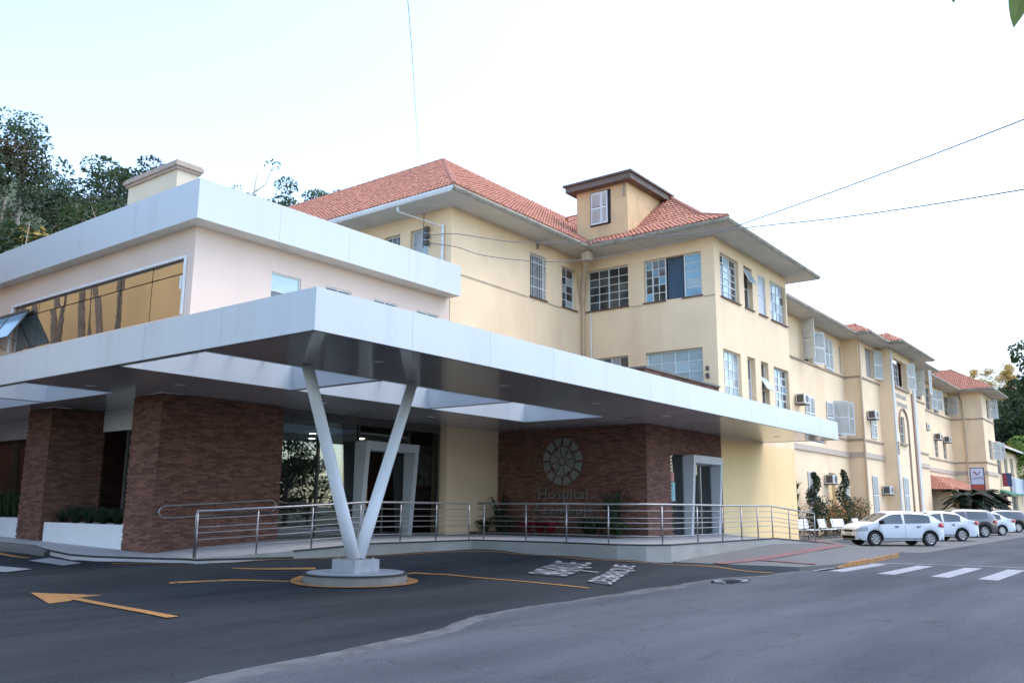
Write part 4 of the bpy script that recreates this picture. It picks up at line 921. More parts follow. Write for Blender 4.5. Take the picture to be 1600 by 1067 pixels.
# dark shop windows between the left piers
Wi = thing('ground_floor_glazing', 'dark ground floor windows behind the left brick piers and planters', 'window', (12.6, 21, .5))
for y0, y1 in ((20.9, 25.2), (26.62, 31), (31, 38)):
    q = MB(); q.box(13.1, 13.115, y0, y1, .6, 3.85); part('glass_panel', q, M['entryglass'], Wi)
q = MB(); q.box(13.05, 13.2, 20.86, 40, 3.6, 4.2); part('lintel', q, M['whitepaint'], Wi)
q = MB()
for y in (22.3, 23.8, 28, 29.5): q.box(13.06, 13.14, y, y+.05, .6, 3.6)
q.box(13.06, 13.14, 20.86, 40, .55, .62); split_boxes('mullion', q, M['acdark'], Wi)
q = MB(); q.box(15.1, 15.2, 20.9, 40, .5, 3.9); q.box(13.1, 15.2, 27.4, 27.5, .5, 3.9); part('inner_wall', q, M['interior'], Wi)
q = MB(); q.box(13.12, 15.2, 20.86, 40, .5, .56); q.box(13.12, 15.2, 20.86, 40, 3.62, 3.66); part('floor_and_ceiling', q, M['interior'], Wi)
q = MB(); q.box(15.05, 15.1, 21.0, 22.2, 2.6, 3.3); part('green_panel', q, M['green'], Wi)
q = MB(); q.box(15.04, 15.1, 20.95, 21.6, .6, 2.1); part('lit_door', q, M['yellow'], Wi)
for x, y in ((14.0, 21.6), (14.3, 22.9), (14.1, 24.3), (14, 28.5)):
    q = MB(); q.box(x-.25, x+.25, y-.05, y+.05, 3.6, 3.62); part('ceiling_lamp', q, M['lamp'], Wi)

# ================================================================ CANOPY
Ca = thing('entrance_canopy', 'long white flat canopy with glossy soffit and skylights on a V column', 'canopy', (12.3, 13.3, 0))
ox = [8.6, 8.75, 13.0, 13.15, 17.7, 17.85, 22.3, 24.78, 30.58, 34.8]; oy = [10.45, 13.48, 13.6, 16.5, 19.54]
openings = [(8.75, 13.0, 13.6, 16.5), (13.15, 17.7, 13.6, 16.5), (17.85, 22.3, 13.6, 16.5)]
left_op = [(8.75, 10.85, 20.65, 24.1), (8.75, 10.85, 24.25, 27.7), (8.75, 10.85, 27.85, 31.3), (8.75, 10.85, 31.45, 34.9)]
soff, top = MB(), MB()
def cell(x0, x1, y0, y1):
    if x1-x0 < .01 or y1-y0 < .01: return
    soff.box(x0+.001, x1-.001, y0+.001, y1-.001, 4.20, 4.206); top.box(max(x0, 8.645), min(x1, 34.755), max(y0, 10.495), y1, 4.80, 4.84)
def fill(X, Y, ops, clip=lambda x, y: True):
    for a, b in zip(X[:-1], X[1:]):
        for c, d in zip(Y[:-1], Y[1:]):
            cx, cy = (a+b)/2, (c+d)/2
            if any(o[0] < cx < o[1] and o[2] < cy < o[3] for o in ops) or not clip(cx, cy): continue
            cell(a, b, c, d)
fill(ox, oy, openings, lambda x, y: x < 24.78 or y < 13.48)
ly = [19.54, 20.65, 24.1, 24.25, 27.7, 27.85, 31.3, 31.45, 34.9, 50]
fill([8.6, 8.75, 10.85, 11.5], ly, left_op); cell(11.5, 13.05, 20.9, 25.18); cell(11.5, 13.05, 26.64, 50); cell(15.21, 22.0, 19.54, 19.86)
part('soffit', soff, M['soffit'], Ca); part('roof_deck', top, M['concrete'], Ca)
fascia_panels(Ca, WF('y', 10.45), 8.6, 34.8, 0, 4.19, 4.88, 12)
fascia_panels(Ca, WF('x', 8.6), 10.45, 50, 0, 4.192, 4.882, 16)
fascia_panels(Ca, WF('x', 34.8, 1), 10.45, 13.48, 0, 4.19, 4.88, 1)
q = MB(); q.box(8.6, 34.8, 10.45, 10.5, 4.181, 4.19); q.box(8.6, 8.65, 10.5, 50, 4.181, 4.19); part('drip_edge', q, M['acdark'], Ca)
for k, (x0, x1, y0, y1) in enumerate(openings+left_op):
    q = MB(); t = .03
    q.box(x0, x0+t, y0, y1, 4.19, 4.85); q.box(x1-t, x1, y0, y1, 4.19, 4.85); q.box(x0+t, x1-t, y0, y0+t, 4.19, 4.85); q.box(x0+t, x1-t, y1-t, y1, 4.19, 4.85)
    o = part('skylight_lining', q, M['lining'], Ca)
    q = MB(); q.box(x0, x1, y0, y1, 4.852, 4.862); part('skylight_glass', q, M['skyglass'], o)
    q = MB(); nx = 5 if k < 3 else 3; ny = 3 if k < 3 else 4
    for i in range(1, nx): u = x0+(x1-x0)*i/nx; q.box(u-.02, u+.02, y0, y1, 4.80, 4.848)
    for i in range(1, ny): u = y0+(y1-y0)*i/ny; q.box(x0, x1, u-.02, u+.02, 4.79, 4.798)
    split_boxes('skylight_bar', q, M['acdark'], o)
for x, y in ((11.34, 11.9), (15.3, 11.9), (19.3, 11.95), (23.2, 11.95), (27.9, 11.95), (32.1, 11.9), (19.5, 18.0), (15.2, 18.0), (11.0, 18.0), (9.9, 19.9)):
    q = MB(); q.disc((x, y), .13, 4.194, 4.199, 20); part('recessed_light', q, M['lampoff'], Ca)
# V column
def arm(x1):
    q = MB(); q.sm = True; a = Vector((12.3+(.06 if x1 > 12.3 else -.06), 13.3, .47)); b = Vector((x1, 13.3, 4.2))
    q.tube([a+(b-a)*t for t in (0, .25, .5, .75, 1)], [.135, .128, .122, .118, .115], 28); return part('column_arm', q, M['whitepaint'], Ca)
arm(10.82); arm(13.78)
q = MB(); q.box(11.97, 12.63, 12.97, 13.63, .215, .46); part('column_base', q, mat('painted_steel_base', (.30, .31, .33), .5, .12, 6), Ca)
q = MB(); q.box(12.0, 12.6, 13.0, 13.6, .46, .47)
for x in (12.06, 12.54):
    for y in (13.06, 13.54): q.disc((x, y), .022, .47, .495, 6)
part('base_plate', q, M['steel'], Ca)
M['islandconcrete'] = mat('island_concrete', (.17, .17, .155), .85, .15, 2, .3, 50, stain=((.09, .085, .075), 1.5, .5, (1, 1, 1)))
Is = thing('traffic_island', 'round concrete island with black rim carrying the V column', 'traffic island', (12.3, 13.3, 0))
q = MB(); q.disc((12.3, 13.3), 1.03, -.08, .17, 56); part('island_kerb', q, M['islandconcrete'], Is)
q = MB(); q.disc((12.3, 13.3), 1.045, .17, .20, 56); part('rubber_rim', q, M['black'], Is)
q = MB(); q.disc((12.3, 13.3), .96, .2, .215, 56); part('island_top', q, mat('painted_island_top', (.26, .28, .30), .5, .08, 3), Is)

# ================================================================ RAILINGS
def railing(label, path, posts, loc):
    T_ = thing('railing', label, 'railing', loc, 'steel railings on the entrance platform')
    P = [Vector(p)-Vector((0, 0, 0)) for p in path]
    zr = lambda h: [tuple(p+Vector((0, 0, h))) for p in P]
    q = MB(); q.sm = True; q.tube(zr(1.0), .025, 10); part('handrail', q, M['steel'], T_)
    for h in (.84, .66, .54, .40, .22):
        q = MB(); q.sm = True; q.tube(zr(h), .0105, 6); part('rail_bar', q, M['steel'], T_)
    S_ = [0]
    for a, b in zip(P[:-1], P[1:]): S_.append(S_[-1]+(b-a).length)
    for (x, y, z) in posts:
        q = MB(); q.sm = True; q.tube([(x, y, z), (x, y, z+.94)], .021, 8); o = part('post', q, M['steel'], T_)
        q = MB(); q.disc((x, y), .045, z, z+.012, 12); q.tube([(x, y, z+.94), (x, y, z+.99)], .010, 6); part('post_foot', q, M['steel'], o)
    return T_
def along(pth, n, ends=True):
    P = [Vector(p) for p in pth]; S_ = [0]
    for a, b in zip(P[:-1], P[1:]): S_.append(S_[-1]+(b-a).length)
    out = []
    for k in range(n):
        s = S_[-1]*(k+.02)/(n-.96)
        for i in range(len(P)-1):
            if S_[i] <= s <= S_[i+1]+1e-6: out.append(tuple(P[i]+(P[i+1]-P[i])*((s-S_[i])/(S_[i+1]-S_[i])))); break
    return out
IN = .07
pa = [(11.0, 16.93, .365), (13, 16.2, .48), (15.1, 15.83, .6), (18.72, 15.74, .6)]
r1_ = railing('steel railing along the ramp behind the V column', pa, along(pa, 7), (11, 16.9, .36))
q = MB(); q.sm = True; q.tube([(11.0, 16.93, .365), (11.0, 16.93, 1.3), (11.03, 16.92, 1.365)], .024, 8); part('end_post', q, M['steel'], r1_)
pb = [(18.9, 15.6, .6), (19.28, 13.0, .6), (19.23, 11.33, .6), (19.52, 10.72, .6), (20.12, 10.38, .6), (27.2, 10.38, .6), (31.2, 10.38, .37)]
pp = [(18.93, 15.4, .6), (19.12, 14.1, .6), (19.28, 12.9, .6), (19.24, 11.6, .6), (19.95, 10.46, .6), (21.8, 10.38, .6), (23.4, 10.38, .6), (24.75, 10.38, .6), (26.0, 10.38, .6), (27.2, 10.38, .6), (28.7, 10.38, .515), (30.1, 10.38, .435), (31.2, 10.38, .37)]
railing('long steel railing in front of the emblem wall and second door', pb, pp, (19, 15.4, .6))
q = MB(); q.sm = True
zz = lambda t: .40+.10*t
loop = [(11.75, 1.12), (11.62, 1.2), (11.62, 1.34), (11.75, 1.42)]
pts = [(x, 19.47, z) for x, z in [(14.9, 1.35), (11.78, 1.18), (11.66, 1.24), (11.62, 1.33), (11.66, 1.42), (11.78, 1.47), (14.9, 1.64), (15.0, 1.58), (15.03, 1.5), (15.0, 1.41), (14.9, 1.35)]]
q.tube(pts, .02, 8); hr = part('wall_handrail', q, M['steel'], P2)
for x in (12.1, 13.2, 14.3):
    for z in (1.12, 1.40): q = MB(); q.tube([(x, 19.55, z+.055*(x-11.7)), (x, 19.47, z+.05+.055*(x-11.7))], .014, 6); part('rail_bracket', q, M['steel'], hr)


# ================================================================ PLANTERS AND PLANTS
def planter(label, y0, y1, z0_, z1_):
    t = thing('planter', label, 'planter', (11.6, (y0+y1)/2, z0_), 'white planters between the brick piers')
    q = MB(); q.box(11.58, 11.7, y0, y1, z0_-.2, z1_); q.box(12.5, 12.6, y0, y1, z0_-.2, z1_); q.box(11.7, 12.5, y0, y0+.1, z0_-.2, z1_-.01); q.box(11.7, 12.5, y1-.1, y1, z0_-.2, z1_-.01); part('trough', q, M['whitepaint'], t)
    q = MB(); q.box(11.7, 12.5, y0+.1, y1-.1, z0_, z1_-.06); part('soil', q, M['soil'], t)
planter('white planter with dark ferns between the corner pier and slimmer pier', 20.9, 25.1, .4, 1.0); planter('white planter at the left edge beyond the slimmer pier', 26.66, 31, .5, 1.1)
def blades(mb, c, n, L, w_, spread=.9, rn=random, droop=.5):
    for i in range(n):
        a = rn.uniform(0, 6.283); s = rn.uniform(.3, spread); l = L*rn.uniform(.6, 1.1); d = Vector((math.cos(a), math.sin(a), 0)); p = Vector(c)+d*rn.uniform(0, .06); sd_ = Vector((-d.y, d.x, 0))*w_/2
        pr = p; 
        P = [p, p+d*l*s*.35+Vector((0, 0, l*.55)), p+d*l*s*.75+Vector((0, 0, l*.8)), p+d*l*s*1.15+Vector((0, 0, l*(.9-droop*s)))]
        for k in range(3):
            wa, wb = (1, .9, .6, .05)[k], (1, .9, .6, .05)[k+1]
            mb.face([P[k]-sd_*wa, P[k]+sd_*wa, P[k+1]+sd_*wb, P[k+1]-sd_*wb])
def plant_mesh(name, n, L, w_, mt, spread=.9, seed=1):
    mb = MB(); blades(mb, (0, 0, 0), n, L, w_, spread, random.Random(seed)); return mb.mesh(name, M[mt])
FERN = [plant_mesh('fern', 70, .55, .03, 'leafdark', 1.0, s) for s in (1, 2)]; GRASS = plant_mesh('long_leaf_plant', 60, 1.0, .035, 'leaf', .6, 3)
def put(name, me, loc, label, cat, group=None, rot=0, sc=1):
    o = link(name, me, loc); o.rotation_euler = (0, 0, rot); o.scale = (sc,)*3; return tag(o, label, cat, group)
rn = random.Random(11)
for i in range(11):
    y = 21.15+i*.37; put('fern', FERN[i % 2], (11.95+.2*(i % 2), y, .94), ('dark fern close to the corner pier in the white planter' if i < 3 else 'dark fern beside the slimmer pier in the white planter' if i > 7 else 'dark fern in the middle of the white planter'), 'plant', 'ferns in the planter nearest the corner pier', rn.uniform(0, 6), rn.uniform(.8, 1.1))
for i in range(7): put('long_leaf_plant', GRASS, (12.0, 26.9+i*.5, 1.0), 'tall grassy plant in the white planter at the left edge', 'plant', 'tall grassy plants at the left edge', rn.uniform(0, 6), rn.uniform(.8, 1.15))
put('long_leaf_plant', GRASS, (12.1, 21.2, .94), 'taller light green plant beside the corner brick pier', 'plant', None, 1, .8)
# bed below the emblem wall
q = MB(); q.box(23.2, 24.78, 13.7, 19.5, .6, .68); bed = struct('flower_bed', q, M['soil'])
RED = plant_mesh('red_plant', 60, .5, .05, 'flowerred', .9, 5); SHR = plant_mesh('low_shrub', 90, .5, .045, 'leaf', 1.1, 6); SPK = plant_mesh('spiky_plant', 40, 1.7, .07, 'leafdark', .35, 7)
for i, (x, y) in enumerate(((23.9, 16.6), (24.0, 17.1), (23.8, 17.5))): put('red_leaf_plant', RED, (x, y, .66), 'red leafed plant under the emblem by the brick wall', 'plant', 'red plants under the emblem', i, 1)
for i, (x, y) in enumerate(((23.8, 14.0), (24.1, 14.4), (23.7, 14.9), (24.0, 15.3), (23.9, 18.5), (24.1, 18.9), (23.8, 19.3))): put('low_shrub', SHR, (x, y, .66), ('low green shrub to the right of the red plants under the emblem wall' if y < 16 else 'low green shrub in the left corner of the emblem wall bed'), 'shrub', 'low shrubs below the emblem wall', i*1.3, 1+.15*(i % 3))
put('spiky_plant', SPK, (24.35, 14.5, .66), 'tall dark spiky plant right of the emblem lettering', 'plant'); put('spiky_plant', SPK, (24.2, 19.0, .66), 'spiky plant in the corner left of the emblem wall', 'plant', None, 2, .85)
# leaf clump crowns ------------------------------------------------------
def leaf_cluster(mb, c, r, n, s, rn, flat=1.0, thin=.42):
    for _ in range(n):
        while True:
            p = Vector((rn.uniform(-1, 1), rn.uniform(-1, 1), rn.uniform(-1, 1)))
            if p.length < 1: break
        if p.length > 0: p = p.normalized()*(p.length**.5)
        p = Vector(c)+Vector((p.x*r, p.y*r, p.z*r*flat)); a = Vector((rn.gauss(0, 1), rn.gauss(0, 1), rn.gauss(0, .7))).normalized(); b = a.cross(Vector((rn.gauss(0, 1), rn.gauss(0, 1), rn.gauss(0, 1)))).normalized()
        l = s*rn.uniform(.6, 1.3); w2 = l*thin; mb.face([p-a*l, p+b*w2, p+a*l, p-b*w2])
def crown_mesh(name, blobs, n, s, mts, seed, flat=.8):
    rn = random.Random(seed); mb = MB()
    for (x, y, z, r) in blobs: leaf_cluster(mb, (x, y, z), r, int(n*r*r), s, rn, flat)
    return mb.mesh(name, mts)
def tree_variant(kind, seed):
    """unit: metres, base at the origin. returns trunk mesh, crown mesh"""
    rn = random.Random(seed); tr = MB(); tr.sm = True; bl = []
    if kind == 'tall':      # bare pale stem, feathery top
        H = 20; lean = rn.uniform(-.6, .6); st = [(lean*t*t+.25*math.sin(t*5+seed), .2*math.sin(t*4), H*t) for t in (0, .2, .4, .6, .8, .93)]
        tr.tube(st, [.34, .31, .27, .2, .13, .05], 7)
        for k in range(15):
            t = rn.uniform(.5, .95); z = H*t; a = rn.uniform(0, 6.28); L = (1.15-t)*5.2*rn.uniform(.6, 1.1); x0 = lean*t*t+.25*math.sin(t*5+seed)
            e = (x0+math.cos(a)*L, math.sin(a)*L, z+L*.55); tr.tube([(x0, .1, z), ((x0+e[0])/2, e[1]/2, z+L*.18), e], [.08, .05, .02], 5, cap=False)
            bl.append((*e, rn.uniform(.8, 1.5))); bl.append((e[0]*.6, e[1]*.6, z+L*.45, rn.uniform(.5, 1.0)))
        bl.append((lean, .0, H*.96, 1.2)); n, s, fl = 105, .16, .75
    elif kind == 'round':
        H = 12; tr.tube([(0, 0, 0), (.2, .1, H*.3), (.1, -.1, H*.55)], [.28, .2, .12], 7)
        for k in range(24):
            a = rn.uniform(0, 6.28); rr = rn.uniform(.5, 3.6); z = H*rn.uniform(.42, .92); rr *= (1.25-z/H)*1.5
            e = (math.cos(a)*rr, math.sin(a)*rr, z); bl.append((*e, rn.uniform(.9, 1.8)))
            if k % 2 == 0: tr.tube([(.1, 0, H*.35), (e[0]*.5, e[1]*.5, z*.75), e], [.1, .06, .02], 5, cap=False)
        n, s, fl = 110, .2, .7
    elif kind == 'umbrella':
        H = 13; tr.tube([(0, 0, 0), (.3, 0, H*.35), (.1, .2, H*.62)], [.22, .17, .12], 7)
        for k in range(20):
            a = rn.uniform(0, 6.28); rr = rn.uniform(.5, 4.2); z = H*(.72+.24*rn.random()); e = (math.cos(a)*rr, math.sin(a)*rr, z)
            tr.tube([(.1, .2, H*.5), (e[0]*.6, e[1]*.6, z*.88), e], [.09, .05, .02], 5, cap=False); bl.append((*e, rn.uniform(.7, 1.5)))
        n, s, fl = 130, .17, .42
    else:                   # bare fork with sparse leaves
        H = 12; tr.tube([(0, 0, 0), (.2, 0, 3), (.3, .1, 6.5), (.25, 0, 9.5), (.5, 0, 12)], [.2, .18, .15, .10, .03], 6)
        for k in range(12):
            z = rn.uniform(3, 10.5); a = rn.uniform(0, 6.28); L = rn.uniform(1.5, 3.4); e = (.3+math.cos(a)*L*.7, math.sin(a)*L*.7, z+L)
            tr.tube([(.25, 0, z), (.3+math.cos(a)*L*.45, math.sin(a)*L*.45, z+L*.4), e], [.07, .05, .015], 5, cap=False); bl.append((*e, rn.uniform(.5, 1.1)))
        n, s, fl = 50, .15, .7
    return tr, bl, n, s, fl
VAR = {}
def tree(kind, seed, leaf, bark, loc, height, label, group=None, rot=0, wid=1):
    key = (kind, seed, leaf, bark)
    if key not in VAR:
        tr, bl, n, s, fl = tree_variant(kind, seed); VAR[key] = (tr.mesh('trunk', M[bark]), crown_mesh('crown', bl, n, s, M[leaf], seed, fl), {'tall': 21, 'round': 12, 'umbrella': 13.3, 'bare': 13}[kind])
    a, b, H = VAR[key]; t = link('tree', None, loc); k = height/H; t.scale = (k*wid, k*wid, k); t.rotation_euler = (0, 0, rot)
    link('trunk', a, (0, 0, 0), t); link('crown', b, (0, 0, 0), t); return tag(t, label, 'tree', group)
# trees placed on the hillside: (x, y, top z, kind, seed, leaf, bark, label)
def ht(x, y, top, *a, **k): z = hz(x, y)-.5; tree(*a[:4], (x, y, z), max(4, top-z), *a[4:], **k)
ht(28.1, 69.5, 33.1, 'tall', 1, 'leafsilver', 'bark', 'tallest pale-stemmed tree on the hill at the left', wid=.95)
ht(25.4, 67.3, 29.6, 'tall', 2, 'leafolive', 'bark', 'tall tree with yellowish top just left of the tallest', wid=.95)
ht(23.4, 66.2, 27.4, 'tall', 3, 'leafsilver', 'bark', 'tall silvery tree at the left edge of the photo', wid=.95)
ht(31.2, 71.4, 29.2, 'tall', 4, 'leafsilver', 'barkdark', 'blue-green tree right of the tallest pale stem', wid=.75)
ht(38.6, 76.2, 33.2, 'umbrella', 5, 'leaf', 'barkdark', 'flat-topped tree above the cream roof tower', wid=.8)
ht(42.6, 78.5, 35.0, 'umbrella', 6, 'leaf', 'barkdark', 'flat-topped tree leaning right behind the roof tower', rot=2, wid=.7)
ht(35.0, 71, 29.4, 'umbrella', 5, 'leafdark', 'barkdark', 'dark spreading tree left of the roof tower', rot=1, wid=.8)
ht(29.6, 55.0, 21.6, 'bare', 7, 'leafolive', 'bark', 'pale forked bare-branched tree in front of the forest', wid=1.0)
ht(30.6, 55.4, 21.0, 'bare', 7, 'leafolive', 'bark', 'second pale forked tree beside the first on the hill', rot=2.2)
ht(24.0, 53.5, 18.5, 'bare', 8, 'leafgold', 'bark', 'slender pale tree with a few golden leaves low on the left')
for x, y, top, sd_, lb in ((20.3, 50.5, 17.2, 7, 'slender pale tree with forked stem nearest the left edge'), (22.4, 50.8, 16.8, 8, 'slender pale tree below the tallest tree'), (24.6, 51, 18.0, 9, 'slim pale-stemmed tree in front of the dark wood'), (26.3, 51.5, 18.6, 7, 'pale forked tree rising in front of the wood, nearest the roof tower')): ht(x, y, top, 'bare', sd_, 'leafolive', 'bark', lb, wid=.6, rot=sd_)
rn = random.Random(21); k = 0
for i in range(110):
    x = 18+rn.uniform(0, 1)*30; y = 56+rn.uniform(0, 1)*26; y = max(y, x*1.35+14)
    if x > .62*y: continue
    z = hz(x, y); az = x/y
    top = 1.5+math.hypot(x, y)*(.315 if az < .5 else .335)*rn.uniform(.80, .97)
    leaf = ('leaf', 'leafdark', 'leafolive')[rn.randrange(3)]
    ht(x, y, top, ('round', 'umbrella', 'round')[i % 3], 10+i % 4, leaf, 'barkdark' if i % 4 else 'bark', ('%s %s tree %s' % ({'leaf': 'green', 'leafdark': 'dark green', 'leafolive': 'olive brown'}[leaf], ('rounded', 'flat-topped', 'rounded')[i % 3], 'at the far left of the hillside wood' if x/y < .47 else 'in the middle of the left hillside wood' if x/y < .54 else 'in the wood beside the cream roof tower')), 'forest trees on the left hillside', rot=rn.uniform(0, 6))
for i in range(16):
    x = 20+i*1.7; y = 53+rn.uniform(0, 5); top = 1.5+math.hypot(x, y)*(.205+rn.uniform(-.02, .03)+.002*i)
    ht(x, y, top*1.12, 'round', 10+i % 3, ('leafdark', 'leaf', 'leafolive')[i % 3], 'barkdark', 'low bushy tree along the foot of the left hillside', 'low trees at the foot of the left hillside', rot=rn.uniform(0, 6))
ht(74.3, 106.7, 53.0, 'bare', 7, 'leafsilver', 'bark', 'thin sparse tree against the sky above the white fascia', wid=1.0)
for i, (x, y, top) in enumerate(((63.4, 89.9, 40.9), (66, 88, 39.8), (61, 92, 41.3), (69, 88, 39.2), (72, 86, 38.0))): ht(x, y, top, 'round', 10+i % 4, 'leaf', 'barkdark', 'distant bushy tree just above the white fascia', 'distant trees above the white fascia', rot=i)
ht(56.8, 69.9, 35.6, 'umbrella', 6, 'leafsilver', 'barkdark', 'wispy tree rising behind the red roof at its left end', rot=1, wid=.6)
# right side: dark tall trees and far hill with sunlight put into gold leaf colour
def rt_(x, y, top, *a, **k): z = hz2(x, y)-.4; tree(*a[:4], (x, y, z), max(4, top-z), *a[4:], **k)
rt_(119.5, 11.3, 23.0, 'round', 10, 'leaf', 'barkdark', 'tall dark tree at the right edge beyond the street wing', wid=.8)
rt_(124, 14.0, 18.0, 'round', 11, 'leafdark', 'barkdark', 'dark blue-green tree behind the end bay roof', rot=2, wid=.8)
rt_(128, 16.5, 13.0, 'round', 12, 'leaf', 'barkdark', 'dark tree low behind the end bay', rot=1)
rt_(118, 16.5, 13.6, 'round', 13, 'leafdark', 'barkdark', 'dark green tree beside the end bay wall', rot=3)
rt_(122, 13.4, 13.0, 'round', 11, 'leaf', 'barkdark', 'mid green tree below the tall dark tree', rot=4)
rt_(136, 17.5, 15.5, 'round', 12, 'leafdark', 'barkdark', 'rounded dark tree under the golden hilltop', rot=4)
rt_(111, 14.3, 9.7, 'round', 13, 'leaflight', 'barkdark', 'bright yellow-green tree at the right edge above low roof', rot=5, wid=1.1)
rn = random.Random(5)
for i in range(26):
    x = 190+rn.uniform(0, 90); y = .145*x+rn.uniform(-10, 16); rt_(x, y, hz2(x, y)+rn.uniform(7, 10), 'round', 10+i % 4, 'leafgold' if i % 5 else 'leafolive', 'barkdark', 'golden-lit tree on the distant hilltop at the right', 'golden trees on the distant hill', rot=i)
for i in range(22):
    x = 135+rn.uniform(0, 50); y = .125*x+rn.uniform(-8, 10)
    rt_(x, y, hz2(x, y)+rn.uniform(7, 12), 'round', 10+i % 4, 'leafdark' if i % 2 else 'leaf', 'barkdark', 'dark tree in the wood beyond the street end', 'dark trees beyond the street end', rot=i)
# street shrubs, cypresses, palms
def flower_shrub(loc, label, r, seed, mix):
    rn = random.Random(seed); t = thing('flower_shrub', label, 'shrub', loc, 'orange flowering shrubs by the benches'); a, b = MB(), MB(); c = Vector(loc)
    for i in range(9):
        p = c+Vector((rn.uniform(-r, r), rn.uniform(-.5, .5), rn.uniform(.4, 1.7))); leaf_cluster(a, p, .5, 130, .07, rn); leaf_cluster(b, p+Vector((0, -.1, .1)), .52, mix, .06, rn)
    part('leaves', a, M['leaf'], t); part('flowers', b, M['flower'], t, kind='stuff'); q = MB(); q.tube([c, c+Vector((0, 0, .9))], [.05, .03], 5); part('stem', q, M['barkdark'], t)
flower_shrub((47.6, 15.3, .1), 'orange flowering shrub left, behind the second bench', 1.0, 1, 60); flower_shrub((50.6, 15.3, .1), 'orange flowering shrub in the middle of the row', 1.2, 2, 55); flower_shrub((53.6, 15.0, .1), 'orange and green shrub at the first projecting bay', 1.3, 3, 35)
def cypress(loc, label, h, seed):
    rn = random.Random(seed); t = thing('cypress', label, 'tree', loc, 'twisted dwarf cypresses against the wing wall'); a = MB(); c = Vector(loc); q = MB()
    for i in range(26):
        f_ = i/25; z = .3+f_*h; rr = .48*(1-f_)**.7+.1; th = f_*13; p = c+Vector((math.cos(th)*rr*.6, math.sin(th)*rr*.6, z)); leaf_cluster(a, p, rr*.62+.08, 90, .07, rn, 1.2)
    part('foliage', a, M['leafdark'], t); q.tube([c, c+Vector((0, 0, h))], [.07, .02], 5); part('trunk', q, M['barkdark'], t)
cypress((46.0, 15.2, .1), 'twisted dark cypress left of the ground floor air conditioner', 2.9, 1); cypress((51.0, 15.2, .1), 'twisted dark cypress right of the ground floor air conditioner', 3.2, 2)
q = MB(); rn = random.Random(3)
for i, z in enumerate((.3, .8, 1.3, 1.9, 2.5)): blades(q, (42.4, 14.9, z), 5, .45, .12, .8, rn, .2)
q.tube([(42.4, 14.9, .1), (42.4, 14.9, 2.9)], .03, 5); single('stem_plant', q, M['leafdark'], 'thin plant on a bare stem at the yellow wall corner', 'plant', (42.4, 14.9, .1))
M['palmleaf'] = mat('palm_leaf', (.012, .022, .010), .7, .3, 3, spec=.2)
def palm(loc, h, label, L=1.6, seed=1):
    rn = random.Random(seed); t = thing('palm_tree', label, 'palm tree', loc, 'low dark palms by the tiled porch'); c = Vector(loc); q = MB(); q.sm = True; q.tube([c, c+Vector((0, 0, h))], [.2, .15], 8); part('trunk', q, M['barkdark'], t)
    for i in range(38):
        a = rn.uniform(0, 6.28); e = rn.uniform(-.1, 1.0); d = Vector((math.cos(a), math.sin(a), 0)); P = [c+Vector((0, 0, h))+d*L*s*(1)+Vector((0, 0, L*(e*s-.65*s*s))) for s in (0, .25, .5, .75, 1)]; f_ = MB(); sd_ = Vector((-d.y, d.x, 0))
        for k in range(4):
            for m_ in range(4):
                p = P[k]+(P[k+1]-P[k])*m_/4; l = .42*(1-.5*abs((k*4+m_)/16-.4))
                for sg_ in (-1, 1): f_.face([p, p+(P[k+1]-P[k])*.34, p+sd_*sg_*l+Vector((0, 0, -l*.5))+d*.22, p+sd_*sg_*l*.5+Vector((0, 0, -l*.2))])
        part('frond', f_, M['palmleaf'], t)
palm((73.5, 12.8, .1), 2.4, 'broad dark palm left in front of the tiled porch', 1.8, 1); palm((77.5, 12.9, .1), 2.5, 'middle dark palm in front of the tiled porch', 1.6, 2); palm((81.5, 12.6, .1), 2.3, 'dark palm under the laboratory sign', 1.6, 3)
# benches
def bench(loc, rot, label, first=[None]):
    if first[0] is None:
        t = thing('bench', label, 'bench', (0, 0, 0), 'white benches on the pavement'); ORG[t.name] = Vector((0, 0, 0))
        for i in range(3): q = MB(); q.box(-.8, .8, -.22+i*.16, -.08+i*.16, .43, .465); part('seat_slat', q, M['whitepaint'], t)
        for i in range(3): q = MB(); q.obox([(-.8, .27+.03*i, .52+i*.14), (.8, .27+.03*i, .52+i*.14), (.8, .30+.03*i, .52+i*.14), (-.8, .30+.03*i, .52+i*.14)], [(-.8, .30+.03*i, .65+i*.14), (.8, .30+.03*i, .65+i*.14), (.8, .33+.03*i, .65+i*.14), (-.8, .33+.03*i, .65+i*.14)]); part('back_slat', q, M['whitepaint'], t)
        for x in (-.65, .65):
            q = MB(); q.tube([(x, -.2, 0), (x, -.17, .42), (x, .25, .42), (x, .36, .92)], .022, 6); q.tube([(x, .3, 0), (x, .22, .42)], .022, 6); q.tube([(x, -.2, .18), (x, .29, .18)], .015, 6); part('leg_frame', q, M['acdark'], t)
        t.location = loc; t.rotation_euler = (0, 0, rot); first[0] = t; return
    copy_tree(first[0], loc, rot, label)
bench((41.6, 14.1, .12), R(0), 'white slatted bench nearest the yellow wall behind the railing end'); bench((44.2, 14.0, .12), R(6), 'second white slatted bench from the yellow wall'); bench((46.6, 14.0, .12), R(-5), 'third white slatted bench from the yellow wall'); bench((50.2, 14.1, .12), R(4), 'white slatted bench nearest the parked hatchback')

